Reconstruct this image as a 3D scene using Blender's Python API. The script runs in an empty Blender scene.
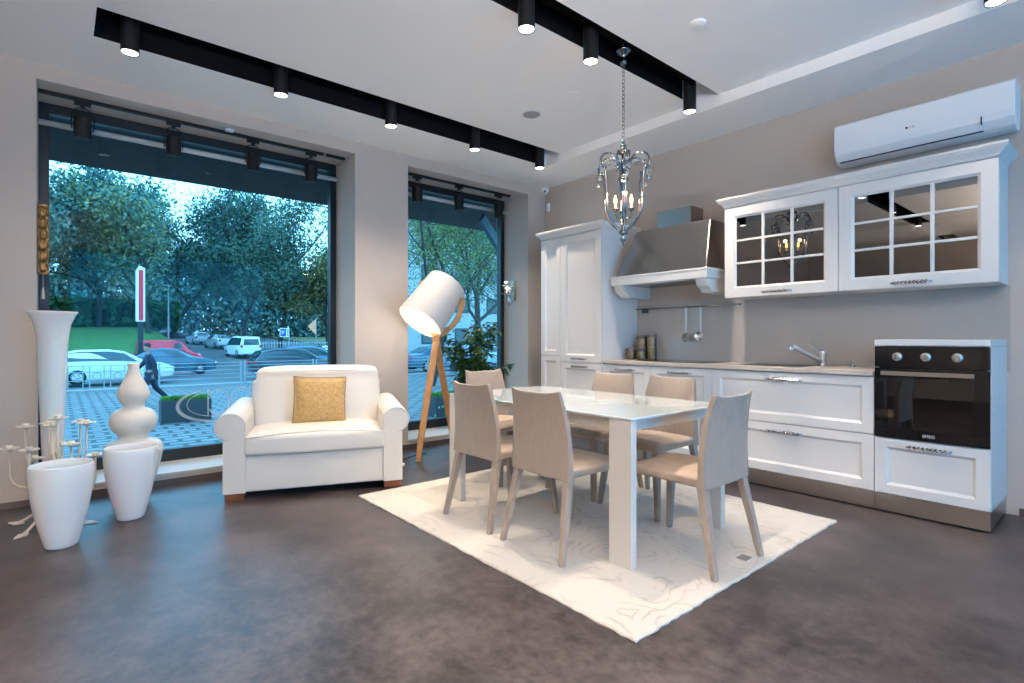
import bpy, bmesh, math, random
import numpy as np
from mathutils import Vector, Matrix
PI = math.pi
S = bpy.context.scene
COL = S.collection

# ------------------------------------------------------------------ camera
AL = math.radians(40.3)
camd = bpy.data.cameras.new('camera'); cam = bpy.data.objects.new('camera', camd); COL.objects.link(cam)
cam.location = (4.931, -4.735, 1.15)
cam.rotation_euler = (PI/2, 0, math.atan2(math.cos(AL), math.sin(AL)))   # looks along (-cos, sin)
camd.sensor_width = 36; camd.lens = 534/1024*36; camd.shift_y = -3.5/1024
camd.clip_start = .05; camd.clip_end = 600
S.camera = cam

# ------------------------------------------------------------------ world: overcast, bluish dusk sky
W = bpy.data.worlds.new('world'); S.world = W; W.use_nodes = True
nt = W.node_tree; nt.nodes.clear()
tc = nt.nodes.new('ShaderNodeTexCoord'); sx = nt.nodes.new('ShaderNodeSeparateXYZ'); nt.links.new(tc.outputs['Generated'], sx.inputs[0])
rp = nt.nodes.new('ShaderNodeValToRGB'); nt.links.new(sx.outputs['Z'], rp.inputs[0])
rp.color_ramp.elements[0].position = 0.0; rp.color_ramp.elements[0].color = (.58, .83, 1, 1)
rp.color_ramp.elements[1].position = .6; rp.color_ramp.elements[1].color = (.46, .75, 1, 1)
bg = nt.nodes.new('ShaderNodeBackground'); bg.inputs[1].default_value = 4.2
ow = nt.nodes.new('ShaderNodeOutputWorld'); nt.links.new(rp.outputs[0], bg.inputs[0]); nt.links.new(bg.outputs[0], ow.inputs[0])

# ------------------------------------------------------------------ exposure
V = S.view_settings; V.view_transform = 'Standard'; V.look = 'None'; V.gamma = 1; V.use_curve_mapping = False
V.exposure = 0.36

# ------------------------------------------------------------------ large added lights, unseen: daylight boost outside side window and rear ceiling fill
def area(name, loc, rot, sx_, sy_, power, color):
    l = bpy.data.lights.new(name, 'AREA'); l.shape = 'RECTANGLE'; l.size = sx_; l.size_y = sy_; l.energy = power; l.color = color
    o = bpy.data.objects.new(name, l); COL.objects.link(o); o.location = loc; o.rotation_euler = rot
    return o
area('side_window_boost_lamp', (7.75, -2.8, 1.5), (0, PI/2, 0), 2.7, 3.5, 30, (.12, .56, 1))  # added lamp that strengthens the blue daylight from the side
area('rear_fill_light', (3.8, -7.6, 3.05), (0, 0, 0), 5.5, 1.6, 14, (1, .92, .84))  # added soft fill under the ceiling, out of view

UPFILL = 340
# ================================================================== helpers
def mat(name, color=(.8,.8,.8), rough=.5, metal=0, spec=.5, emis=None, estr=0, noise=None, bump=None, trans=0, ior=1.45, sheen=0, coat=0, coords='Object'):
    """noise=(scale, colour2, detail, contrast lo, hi)  bump=(scale, strength, distance[, stretch xyz])"""
    m = bpy.data.materials.new(name); m.use_nodes = True; n = m.node_tree; b = n.nodes['Principled BSDF']
    b.inputs['Base Color'].default_value = (*color, 1); b.inputs['Roughness'].default_value = rough; b.inputs['Metallic'].default_value = metal
    b.inputs['Specular IOR Level'].default_value = spec; b.inputs['Transmission Weight'].default_value = trans; b.inputs['IOR'].default_value = ior
    b.inputs['Sheen Weight'].default_value = sheen; b.inputs['Coat Weight'].default_value = coat
    if emis: b.inputs['Emission Color'].default_value = (*emis, 1); b.inputs['Emission Strength'].default_value = estr
    t = None
    if noise or bump:
        t = n.nodes.new('ShaderNodeTexCoord')
    if noise:
        nz = n.nodes.new('ShaderNodeTexNoise'); nz.inputs['Scale'].default_value = noise[0]; nz.inputs['Detail'].default_value = noise[2]
        if len(noise) > 5:
            mq = n.nodes.new('ShaderNodeMapping'); mq.inputs['Scale'].default_value = noise[5]; n.links.new(t.outputs[coords], mq.inputs[0]); n.links.new(mq.outputs[0], nz.inputs['Vector'])
        else: n.links.new(t.outputs[coords], nz.inputs['Vector'])
        r = n.nodes.new('ShaderNodeValToRGB'); r.color_ramp.elements[0].color = (*color, 1); r.color_ramp.elements[1].color = (*noise[1], 1)
        r.color_ramp.elements[0].position = noise[3]; r.color_ramp.elements[1].position = noise[4]
        n.links.new(nz.outputs[0], r.inputs[0]); n.links.new(r.outputs[0], b.inputs['Base Color'])
    if bump:
        nb = n.nodes.new('ShaderNodeTexNoise'); nb.inputs['Scale'].default_value = bump[0]; nb.inputs['Detail'].default_value = 4
        mp = n.nodes.new('ShaderNodeMapping'); n.links.new(t.outputs[coords], mp.inputs[0]); n.links.new(mp.outputs[0], nb.inputs['Vector'])
        if len(bump) > 3: mp.inputs['Scale'].default_value = bump[3]
        bp = n.nodes.new('ShaderNodeBump'); bp.inputs['Strength'].default_value = bump[1]; bp.inputs['Distance'].default_value = bump[2]
        n.links.new(nb.outputs[0], bp.inputs['Height']); n.links.new(bp.outputs[0], b.inputs['Normal'])
    return m

def glassmat(name, tint, refl=.9, ior=1.5, rough=0.0):
    m = bpy.data.materials.new(name); m.use_nodes = True; n = m.node_tree; n.nodes.clear()
    tr = n.nodes.new('ShaderNodeBsdfTransparent'); tr.inputs[0].default_value = (*tint, 1)
    gl = n.nodes.new('ShaderNodeBsdfGlossy'); gl.inputs['Color'].default_value = (refl, refl, refl, 1); gl.inputs['Roughness'].default_value = rough
    fr = n.nodes.new('ShaderNodeFresnel'); fr.inputs[0].default_value = ior
    mx = n.nodes.new('ShaderNodeMixShader'); o = n.nodes.new('ShaderNodeOutputMaterial')
    n.links.new(fr.outputs[0], mx.inputs[0]); n.links.new(tr.outputs[0], mx.inputs[1]); n.links.new(gl.outputs[0], mx.inputs[2]); n.links.new(mx.outputs[0], o.inputs[0])
    return m

class MB:
    def __init__(s): s.v = []; s.f = []
    def add(s, vs, fs):
        k = len(s.v); s.v += [tuple(v) for v in vs]; s.f += [tuple(i+k for i in f) for f in fs]; return s
    def box(s, x0, x1, y0, y1, z0, z1):
        return s.add([(x0,y0,z0),(x1,y0,z0),(x1,y1,z0),(x0,y1,z0),(x0,y0,z1),(x1,y0,z1),(x1,y1,z1),(x0,y1,z1)],
                     [(3,2,1,0),(4,5,6,7),(0,1,5,4),(1,2,6,5),(2,3,7,6),(3,0,4,7)])
    def hexa(s, low, high):      # two quads (4 verts each)
        return s.add(list(low)+list(high), [(3,2,1,0),(4,5,6,7),(0,1,5,4),(1,2,6,5),(2,3,7,6),(3,0,4,7)])
    def lathe(s, prof, n=32, c=(0,0,0), cap=True, sy=1.0):
        vs = []; fs = []
        for (r, z) in prof:
            for i in range(n):
                a = 2*PI*i/n; vs.append((c[0]+r*math.cos(a), c[1]+r*sy*math.sin(a), c[2]+z))
        for j in range(len(prof)-1):
            for i in range(n):
                k = (i+1) % n; fs.append((j*n+i, j*n+k, (j+1)*n+k, (j+1)*n+i))
        if cap:
            fs.append(tuple(range(n-1, -1, -1))); fs.append(tuple((len(prof)-1)*n+i for i in range(n)))
        return s.add(vs, fs)
    def tube(s, pts, r, n=8, cap=True):
        pts = [Vector(p) for p in pts]; N = len(pts); rr = r if isinstance(r, (list, tuple)) else [r]*N
        vs = []; fs = []; up = None
        for i, p in enumerate(pts):
            d = (pts[min(i+1, N-1)]-pts[max(i-1, 0)])
            if d.length < 1e-9: d = Vector((0,0,1))
            d.normalize()
            if up is None: up = Vector((0,0,1)) if abs(d.z) < .9 else Vector((1,0,0))
            a = d.cross(up)
            if a.length < 1e-6: a = d.orthogonal()
            a.normalize(); b = d.cross(a).normalized(); up = -b if False else up
            for k in range(n):
                t = 2*PI*k/n; vs.append(p+a*rr[i]*math.cos(t)+b*rr[i]*math.sin(t))
        for j in range(N-1):
            for i in range(n):
                k = (i+1) % n; fs.append((j*n+i, (j+1)*n+i, (j+1)*n+k, j*n+k))
        if cap: fs.append(tuple(range(n))); fs.append(tuple((N-1)*n+i for i in range(n-1, -1, -1)))
        return s.add(vs, fs)
    def extrude(s, poly, axis, a, b):     # poly: 2D points; axis: which axis it runs along
        def P(u, v, w): return {'x': (w, u, v), 'y': (u, w, v), 'z': (u, v, w)}[axis]
        n = len(poly)
        vs = [P(u, v, a) for u, v in poly]+[P(u, v, b) for u, v in poly]
        fs = [tuple(range(n)), tuple(range(2*n-1, n-1, -1))]+[(i, i+n, (i+1) % n+n, (i+1) % n) for i in range(n)]
        return s.add(vs, fs)
    def grid(s, fn, nu, nv, flip=False):
        vs = [fn(i/nu, j/nv) for j in range(nv+1) for i in range(nu+1)]
        fs = []
        for j in range(nv):
            for i in range(nu):
                a = j*(nu+1)+i; q = (a, a+1, a+nu+2, a+nu+1); fs.append(q[::-1] if flip else q)
        return s.add(vs, fs)
    def xf(s, M_):
        s.v = [tuple(M_ @ Vector(v)) for v in s.v]; return s
    def build(s, name, m, parent=None, smooth=False, bevel=0, seg=2, sub=0, loc=None, fix=True, weld=False):
        me = bpy.data.meshes.new(name); me.from_pydata(s.v, [], s.f)
        if fix or weld:
            b = bmesh.new(); b.from_mesh(me)
            if weld: bmesh.ops.remove_doubles(b, verts=b.verts, dist=1e-5)
            bmesh.ops.recalc_face_normals(b, faces=b.faces); b.to_mesh(me); b.free()
        me.materials.append(m)
        if smooth: me.polygons.foreach_set('use_smooth', [True]*len(me.polygons))
        o = bpy.data.objects.new(name, me); COL.objects.link(o)
        if parent: o.parent = parent
        if loc: o.location = loc
        if bevel:
            d = o.modifiers.new('bevel', 'BEVEL'); d.width = bevel; d.segments = seg; d.limit_method = 'ANGLE'; d.angle_limit = math.radians(35); d.harden_normals = False
        if sub:
            d = o.modifiers.new('sub', 'SUBSURF'); d.levels = sub; d.render_levels = sub
        return o

def tag(o, label, cat, group=None, kind=None):
    o['label'] = label; o['category'] = cat
    if group: o['group'] = group
    if kind: o['kind'] = kind
    return o
def struct(o): o['kind'] = 'structure'; return o
def empty(name, loc=(0,0,0), rz=0):
    o = bpy.data.objects.new(name, None); COL.objects.link(o); o.location = loc; o.rotation_euler = (0,0,rz); o.empty_display_size = .1
    return o
def kids(o): return [c for c in bpy.data.objects if c.parent == o]
def copy_tree(o, loc=None, rz=None, label=None):
    def rec(s, par):
        c = s.copy(); COL.objects.link(c); c.parent = par
        for k in kids_map.get(s.name, []): rec(k, c)
        return c
    kids_map = {}
    for c in bpy.data.objects:
        if c.parent: kids_map.setdefault(c.parent.name, []).append(c)
    r = rec(o, None)
    if loc is not None: r.location = loc
    if rz is not None: r.rotation_euler = (0,0,rz)
    if label: r['label'] = label
    return r
def arc(c, r, a0, a1, n, plane='xz', third=0):
    out = []
    for i in range(n+1):
        a = math.radians(a0+(a1-a0)*i/n); u = c[0]+r*math.cos(a); v = c[1]+r*math.sin(a)
        out.append((u, third, v) if plane == 'xz' else (u, v, third) if plane == 'xy' else (third, u, v))
    return out
def bez(p0, p1, p2, p3, n=10):
    p0, p1, p2, p3 = map(Vector, (p0, p1, p2, p3)); out = []
    for i in range(n+1):
        t = i/n; out.append(p0*(1-t)**3+p1*3*t*(1-t)**2+p2*3*t*t*(1-t)+p3*t**3)
    return out
def spot(name, loc, power, angle=100, blend=.9, color=(1, .85, .70), radius=.025, parent=None):
    l = bpy.data.lights.new(name, 'SPOT'); l.energy = power; l.spot_size = math.radians(angle); l.spot_blend = blend; l.color = color; l.shadow_soft_size = radius
    o = bpy.data.objects.new(name, l); COL.objects.link(o); o.location = loc
    if parent: o.parent = parent
    return o

# ================================================================== materials
m_wall = mat('taupe_wall_paint', (.47,.415,.37), .75, bump=(60,.05,.002))
m_ceil = mat('white_ceiling_paint', (.88,.855,.83), .85)
m_black = mat('black_satin_metal', (.008,.008,.009), .55, spec=.3)
m_liner = mat('matt_black_liner', (.006,.006,.007), .9, spec=.1)
m_frame = mat('dark_window_frame', (.012,.016,.02), .35)
m_sill = mat('pale_sill_stone', (.50,.46,.42), .4)
m_skirt = mat('dark_skirting', (.07,.055,.05), .45)
m_white = mat('white_lacquer', (.73,.705,.675), .32, coat=.1)
m_whiteg = mat('white_gloss', (.82,.82,.82), .15)
m_chrome = mat('chrome', (.68,.69,.71), .07, 1)
m_handle = mat('crystal_chrome', (.10,.10,.11), .12, 1, noise=(70,(.72,.72,.74),2,.36,.54))
m_crystal = mat('crystal', (.95,.97,1), .03, 0, trans=1, ior=1.5)
m_steel = mat('brushed_steel', (.36,.34,.32), .20, 1, bump=(30,.05,.001,(.6,1,30)))
_n = m_steel.node_tree; _t = _n.nodes.new('ShaderNodeTangent'); _t.direction_type = 'RADIAL'; _t.axis = 'Z'; _n.links.new(_t.outputs[0], _n.nodes['Principled BSDF'].inputs['Tangent'])
_n.nodes['Principled BSDF'].inputs['Anisotropic'].default_value = .85; _n.nodes['Principled BSDF'].inputs['Anisotropic Rotation'].default_value = .25; _n.nodes['Principled BSDF'].inputs['Roughness'].default_value = .26
m_alu = mat('brushed_aluminium_plinth', (.52,.49,.46), .28, 1, bump=(30,.08,.002,(1,1,25)))
m_counter = mat('beige_worktop', (.52,.46,.40), .35, noise=(25,(.46,.40,.35),6,.35,.7))
m_back = mat('grey_glass_splashback', (.40,.37,.34), .18, coat=.3)
m_mirror = mat('grey_mirror_glass', (.30,.285,.27), .015, 1)
m_ovenb = mat('black_oven_glass', (.004,.004,.005), .05, spec=.6)
m_hob = mat('black_hob_glass', (.01,.01,.012), .08)
m_leather = mat('white_leather', (.66,.63,.575), .42, bump=(5,.22,.03))
m_wood_red = mat('reddish_wood', (.18,.055,.02), .4, noise=(12,(.10,.03,.012),6,.4,.7))
m_oak = mat('oak_wood', (.47,.25,.10), .5, noise=(9,(.36,.18,.07),8,.35,.7), bump=(20,.05,.002,(8,8,1)))
m_shade = mat('white_lamp_fabric', (.54,.52,.49), .8, bump=(300,.1,.001))
m_shade_in = mat('lit_diffuser', (.6,.56,.5), .8, emis=(1,.88,.70), estr=.42)
m_table = mat('white_table_glass', (.60,.66,.66), .08, coat=.6)
m_tleg = mat('ivory_lacquer_legs', (.66,.62,.56), .22, coat=.4)
m_fabric = mat('beige_leather_fabric', (.33,.265,.215), .6, noise=(55,(.285,.228,.182),6,.34,.68,(2.2,2.2,.12)), bump=(90,.25,.002,(4,4,.5)), sheen=.2)
m_seat = mat('tan_seat_fabric', (.42,.325,.245), .55, noise=(12,(.34,.25,.185),6,.4,.75), bump=(80,.15,.002), sheen=.1)
m_ceramic = mat('ivory_ceramic', (.74,.69,.61), .3)
m_porc = mat('translucent_white_plastic', (.82,.82,.82), .22)
m_porc.node_tree.nodes['Principled BSDF'].inputs['Subsurface Weight'].default_value = .25
m_metalwhite = mat('cream_metal', (.70,.64,.54), .35)
m_gold = mat('gold_embroidered_cloth', (.50,.32,.115), .55, noise=(60,(.34,.20,.06),8,.38,.66), bump=(60,.5,.004), sheen=.3)
m_lens = mat('lit_spot_lens', (1,1,1), .4, emis=(1,.97,.92), estr=9)
m_lensdim = mat('dim_spot_lens', (.7,.7,.7), .2, emis=(1,.95,.9), estr=.5)
m_plast = mat('white_plastic', (.80,.81,.82), .3)
m_flame = mat('candle_bulb', (1,.7,.3), .3, emis=(1,.45,.12), estr=9)
m_leaf = mat('plant_leaf', (.05,.12,.025), .4, noise=(6,(.02,.06,.012),2,.4,.6))
m_bronze = mat('carved_bronze', (.16,.10,.04), .35, .9, noise=(30,(.05,.03,.012),4,.4,.6))
m_glassy = glassmat('clear_jar_glass', (.93,.95,.95), .9)
m_pane = glassmat('blue_tinted_window_glass', (.57,.81,.92), .9, 1.16)
m_pane_side = glassmat('light_tinting_glass', (.34,.78,1), .9, 1.3)  # tint deepened so the unseen side window casts bluer light

def floor_mat():
    m = bpy.data.materials.new('mottled_resin_floor'); m.use_nodes = True; n = m.node_tree; b = n.nodes['Principled BSDF']
    t = n.nodes.new('ShaderNodeTexCoord')
    a = n.nodes.new('ShaderNodeTexNoise'); a.inputs['Scale'].default_value = 2.6; a.inputs['Detail'].default_value = 9; a.inputs['Roughness'].default_value = .68
    c = n.nodes.new('ShaderNodeTexNoise'); c.inputs['Scale'].default_value = 20; c.inputs['Detail'].default_value = 8; c.inputs['Roughness'].default_value = .7
    for q in (a, c): n.links.new(t.outputs['Object'], q.inputs['Vector'])
    mx = n.nodes.new('ShaderNodeMath'); mx.operation = 'MULTIPLY_ADD'; mx.inputs[1].default_value = .5; n.links.new(c.outputs[0], mx.inputs[0])
    hm = n.nodes.new('ShaderNodeMath'); hm.operation = 'MULTIPLY'; hm.inputs[1].default_value = .5; n.links.new(a.outputs[0], hm.inputs[0]); n.links.new(hm.outputs[0], mx.inputs[2])
    r = n.nodes.new('ShaderNodeValToRGB'); r.color_ramp.elements[0].position = .42; r.color_ramp.elements[1].position = .58
    r.color_ramp.elements[0].color = (.014,.0112,.0112,1); r.color_ramp.elements[1].color = (.080,.063,.062,1)
    n.links.new(mx.outputs[0], r.inputs[0]); n.links.new(r.outputs[0], b.inputs['Base Color'])
    rr = n.nodes.new('ShaderNodeMapRange'); rr.inputs[1].default_value = .3; rr.inputs[2].default_value = .7; rr.inputs[3].default_value = .30; rr.inputs[4].default_value = .46
    n.links.new(c.outputs[0], rr.inputs[0]); n.links.new(rr.outputs[0], b.inputs['Roughness'])
    b.inputs['Specular IOR Level'].default_value = .6
    bp = n.nodes.new('ShaderNodeBump'); bp.inputs['Strength'].default_value = .12; bp.inputs['Distance'].default_value = .004; n.links.new(c.outputs[0], bp.inputs['Height']); n.links.new(bp.outputs[0], b.inputs['Normal'])
    return m
m_floor = floor_mat()

def rug_mat():
    m = bpy.data.materials.new('cream_patterned_rug'); m.use_nodes = True; n = m.node_tree; b = n.nodes['Principled BSDF']; b.inputs['Roughness'].default_value = .95
    b.inputs['Sheen Weight'].default_value = .2; b.inputs['Specular IOR Level'].default_value = .1
    t = n.nodes.new('ShaderNodeTexCoord')
    nz = n.nodes.new('ShaderNodeTexNoise'); nz.inputs['Scale'].default_value = 2.2; nz.inputs['Detail'].default_value = 5; n.links.new(t.outputs['Object'], nz.inputs['Vector'])
    ad = n.nodes.new('ShaderNodeVectorMath'); ad.operation = 'MULTIPLY_ADD'; n.links.new(nz.outputs['Color'], ad.inputs[0]); ad.inputs[1].default_value = (.45,.45,0); n.links.new(t.outputs['Object'], ad.inputs[2])
    vo = n.nodes.new('ShaderNodeTexVoronoi'); vo.inputs['Scale'].default_value = 2.6; n.links.new(ad.outputs[0], vo.inputs['Vector'])
    sn = n.nodes.new('ShaderNodeMath'); sn.operation = 'MULTIPLY'; sn.inputs[1].default_value = 42; n.links.new(vo.outputs['Distance'], sn.inputs[0])
    s2 = n.nodes.new('ShaderNodeMath'); s2.operation = 'SINE'; n.links.new(sn.outputs[0], s2.inputs[0])
    rp_ = n.nodes.new('ShaderNodeValToRGB'); rp_.color_ramp.elements[0].position = .45; rp_.color_ramp.elements[1].position = 1.0
    n.links.new(s2.outputs[0], rp_.inputs[0])
    n2 = n.nodes.new('ShaderNodeTexNoise'); n2.inputs['Scale'].default_value = 5; n2.inputs['Detail'].default_value = 4; n.links.new(t.outputs['Object'], n2.inputs['Vector'])
    r2 = n.nodes.new('ShaderNodeValToRGB'); r2.color_ramp.elements[0].position = .45; r2.color_ramp.elements[1].position = .62; n.links.new(n2.outputs[0], r2.inputs[0])
    mu = n.nodes.new('ShaderNodeMath'); mu.operation = 'MULTIPLY'; n.links.new(rp_.outputs[0], mu.inputs[0]); n.links.new(r2.outputs[0], mu.inputs[1])
    mi = n.nodes.new('ShaderNodeMix'); mi.data_type = 'RGBA'; mi.inputs[6].default_value = (.54,.495,.435,1); mi.inputs[7].default_value = (.42,.375,.32,1)
    n.links.new(mu.outputs[0], mi.inputs[0]); n.links.new(mi.outputs[2], b.inputs['Base Color'])
    nb = n.nodes.new('ShaderNodeTexNoise'); nb.inputs['Scale'].default_value = 160; n.links.new(t.outputs['Object'], nb.inputs['Vector'])
    bp = n.nodes.new('ShaderNodeBump'); bp.inputs['Strength'].default_value = .4; bp.inputs['Distance'].default_value = .006; n.links.new(nb.outputs[0], bp.inputs['Height']); n.links.new(bp.outputs[0], b.inputs['Normal'])
    return m
m_rug = rug_mat()

# ================================================================== room shell
CZ, BZ, RT = 3.14, 3.05, 3.30          # central panel height, border height, recess top
W1 = (-4.855, -2.548); W2 = (-1.97, -.293); HZ = 2.94; SZ = .095
b = MB().box(0, 7.4, -9, 0, -.1, 0); struct(b.build('floor', m_floor))
b = MB()
for y0, y1 in ((-9, W1[0]), (W1[1], W2[0]), (W2[1], .15)): b.box(-.62, 0, y0, y1, -.1, 3.45)
for y0, y1 in (W1, W2): b.box(-.62, 0, y0, y1, HZ, 3.45); b.box(-.62, 0, y0, y1, -.1, SZ-.02)
struct(b.build('wall_left', m_wall))
struct(MB().box(0, 7.55, 0, .15, -.1, 3.45).build('wall_right', m_wall))
struct(MB().box(-.62, 7.55, -9.15, -9, -.1, 3.45).build('wall_front', m_wall))
b = MB().box(7.4, 7.55, -9, -4.6, -.1, 3.45).box(7.4, 7.55, -1.0, 0, -.1, 3.45).box(7.4, 7.55, -4.6, -1.0, 2.9, 3.45).box(7.4, 7.55, -4.6, -1.0, -.1, .1)
struct(b.build('wall_rear', m_wall))
# skirting
struct(MB().box(0, .012, -9, W1[0]+2.28, 0, .045).box(0, .012, W1[0]+2.28, -.02, 0, .045).build('baseboard_left', m_skirt))
struct(MB().box(4.42, 7.4, -.012, 0, 0, .05).build('baseboard_right', m_skirt))
# ceiling: border along the window wall and the kitchen wall, raised centre, black lined slots
b = MB()
CH = [(.66, .87), (2.45, 2.70), (4.30, 4.55), (6.15, 6.40)]
YE, YL = -.62, -4.57
b.box(0, 7.4, YE, 0, BZ, 3.5)                       # border at the kitchen wall
b.box(0, CH[0][0], -9, YE, BZ, 3.5)               # border at the window wall
b.box(CH[0][0], CH[1][0], -9, YL, BZ, 3.5)
for i in range(1, 4): b.box(CH[i][1], CH[i+1][0] if i < 3 else 7.4, -9, YL, BZ, 3.5)
xs = [c[1] for c in CH]; xe = [c[0] for c in CH[1:]]+[7.4]
for x0, x1 in zip(xs, xe): b.box(x0, x1, YL, YE, CZ, 3.5)
for i, (x0, x1) in enumerate(CH): b.box(x0, x1, YL if i == 0 else -9, YE, RT, 3.5)
struct(b.build('ceiling', m_ceil))
# black liners inside the slots (top and both sides)
for i, (x0, x1) in enumerate(CH):
    ya = YL if i == 0 else -9; yb = -.77; t = .006
    zl = BZ if i == 0 else CZ
    b = MB().box(x0, x1, ya, yb, RT-t, RT).box(x0, x0+t, ya, yb, zl+.002, RT-t).box(x1-t, x1, ya, yb, CZ+.002, RT-t)
    b.box(x0, x1, ya, ya+t, CZ+.002, RT-t) if i == 0 else b.box(x0, x0+t, ya, YL, BZ+.002, CZ+.002).box(x1-t, x1, ya, YL, BZ+.002, CZ+.002)
    struct(b.build('trim_%d' % (i+1), m_liner))

# windows ---------------------------------------------------------------
def window(k, y0, y1):
    r = empty('window_%d' % k, (-.5, (y0+y1)/2, SZ)); struct(r)
    h = (y1-y0)/2; H = HZ-SZ; w = .062
    f = MB().box(-.04,.04,-h,-h+w,0,H).box(-.04,.04,h-w,h,0,H).box(-.04,.04,-h+w,h-w,H-.075,H).box(-.04,.04,-h+w,h-w,0,.10)
    f.build('window_frame', m_frame, r, bevel=.004)
    MB().box(-.006,.006,-h+w,h-w,.10,H-.075).build('glass', m_pane, r)
    MB().box(.04,.505,-h,h,-.022,0).build('window_sill', m_sill, r, bevel=.003)
    return r
window(1, *W1); window(2, *W2)
b = MB().box(-.03,.03,-1.8,-1.74,0,2.8).box(-.03,.03,1.74,1.8,0,2.8).box(-.03,.03,-.03,.03,0,2.8).box(-.03,.03,-1.8,1.8,2.74,2.8).box(-.03,.03,-1.8,1.8,0,.06)
r = struct(empty('window_3', (7.47, -2.8, .1))); b.build('window_frame', m_frame, r); MB().box(-.005,.005,-1.74,1.74,.06,2.74).build('glass', m_pane_side, r)

# lettering on the window pane, seen from behind
def strip(pts, w):
    b = MB(); pts = [Vector(p) for p in pts]; out = []
    for i, p in enumerate(pts):
        d = (pts[min(i+1, len(pts)-1)]-pts[max(i-1, 0)]); n_ = Vector((0, -d.z, d.y)).normalized(); ww = w[i] if isinstance(w, list) else w
        out += [p+n_*ww, p-n_*ww]
    b.add(out, [(2*i, 2*i+1, 2*i+3, 2*i+2) for i in range(len(pts)-1)])
    return b
m_decal = mat('frosted_vinyl', (.55,.62,.66), .5)
m_decal.node_tree.nodes['Principled BSDF'].inputs['Alpha'].default_value = .55
def ell(cy, cz, ry, rz, a0, a1, n=32): return [(0, cy+ry*math.cos(math.radians(a0+(a1-a0)*i/n)), cz+rz*math.sin(math.radians(a0+(a1-a0)*i/n))) for i in range(n+1)]
dec = empty('window_lettering', (-.488, -3.75, .55)); tag(dec, 'outlined pale lettering stuck on the large window pane, seen from behind', 'lettering')
lc = MB(); 
for q in (strip(ell(.10,0,.30,.145,110,285), [.004+.010*math.sin(PI*i/32) for i in range(33)]), strip(ell(.11,.01,.24,.115,120,270), .003)): lc.add(q.v, q.f)
lc.build('letter', m_decal, dec, fix=False)
lc = MB()
for q in (strip(ell(.12,.02,.085,.115,-150,150), .006), strip([(0,.035,.14),(0,.035,-.10)], .006)): lc.add(q.v, q.f)
lc.build('letter', m_decal, dec, fix=False)
lc = MB()
for q in (strip(ell(.31,.03,.085,.115,20,340), .005), strip([(0,.40,.14),(0,.40,-.09)], .005)): lc.add(q.v, q.f)
lc.build('letter', m_decal, dec, fix=False)

# ================================================================== ceiling spot cylinders in the slots
def make_slot_spot(x, y, label, power):
    r = empty('ceiling_spotlight', (x, y, 2.97)); tag(r, label, 'spotlight', 'black cylinder spotlights in the ceiling slots')
    MB().lathe([(.040,.012),(.049,.008),(.050,0),(.050,.26),(.046,.262)], 28).build('housing', m_black, r, smooth=False)
    MB().lathe([(.012,.262),(.012,RT-2.976-.001)], 12).build('stem', m_black, r)
    MB().lathe([(.044,.004),(.044,.0075)], 24).build('lens', m_lens, r)
    spot('spot_light', (0,0,-.012), power, parent=r)
    return r
s1 = [(-4.39,'leftmost of the five black spotlights in the slot by the windows'),(-3.465,'second from left of five black spotlights in the slot by the windows'),
      (-2.555,'middle one of five black spotlights in the slot by the windows'),(-1.665,'fourth from left of five black spotlights in the slot by the windows'),
      (-.80,'rightmost of five black spotlights by the windows, above the corner camera')]
first = None
spots = [(.75, y, l, 22 if y < -4 else 78) for y, l in s1]+[(2.58,-2.63,'black ceiling spotlight at the top picture edge, left of the chandelier',120),
         (2.58,-2.06,'black ceiling spotlight just left of the chandelier canopy',120),(2.575,-.86,'black ceiling spotlight right of the chandelier, at the end of its slot',100),
         (4.42,-.86,'black ceiling spotlight in the top right corner above the air conditioner',24)]
for x, y, l, p in spots: make_slot_spot(x, y, l, p)
# extra spotlights outside the view, added in the slots to brighten the room
for x, y in ((2.58,-3.9),(4.42,-2.2),(4.42,-3.6),(2.58,-5.2),(4.42,-5.2),(2.58,-6.6),(4.42,-6.6)):
    make_slot_spot(x, y, 'added black ceiling spotlight in a slot, outside the view', 30)
# suspended up-lights behind the camera, added to brighten the ceiling
for i, (x, y) in enumerate(((5.2,-5.9),(6.6,-5.9))):
    r = empty('added_uplight', (x, y, 2.30)); tag(r, 'long black suspended uplight, unseen, added to brighten the ceiling', 'uplight', 'added uplights at the rear')
    MB().box(-.12,.12,-1.25,1.25,-.05,.0).box(-.12,-.11,-1.25,1.25,0,.03).box(.11,.12,-1.25,1.25,0,.03).build('housing', m_black, r)
    for yy_ in (-1.1,1.1): MB().tube([(0,yy_,.0),(0,yy_,BZ-2.304)], .003, 6).build('cable', m_black, r)
    o = area('ceiling_fill', (0,0,.02), (PI,0,0), .2, 2.4, UPFILL, (1,.88,.77)); o.parent = r
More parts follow.
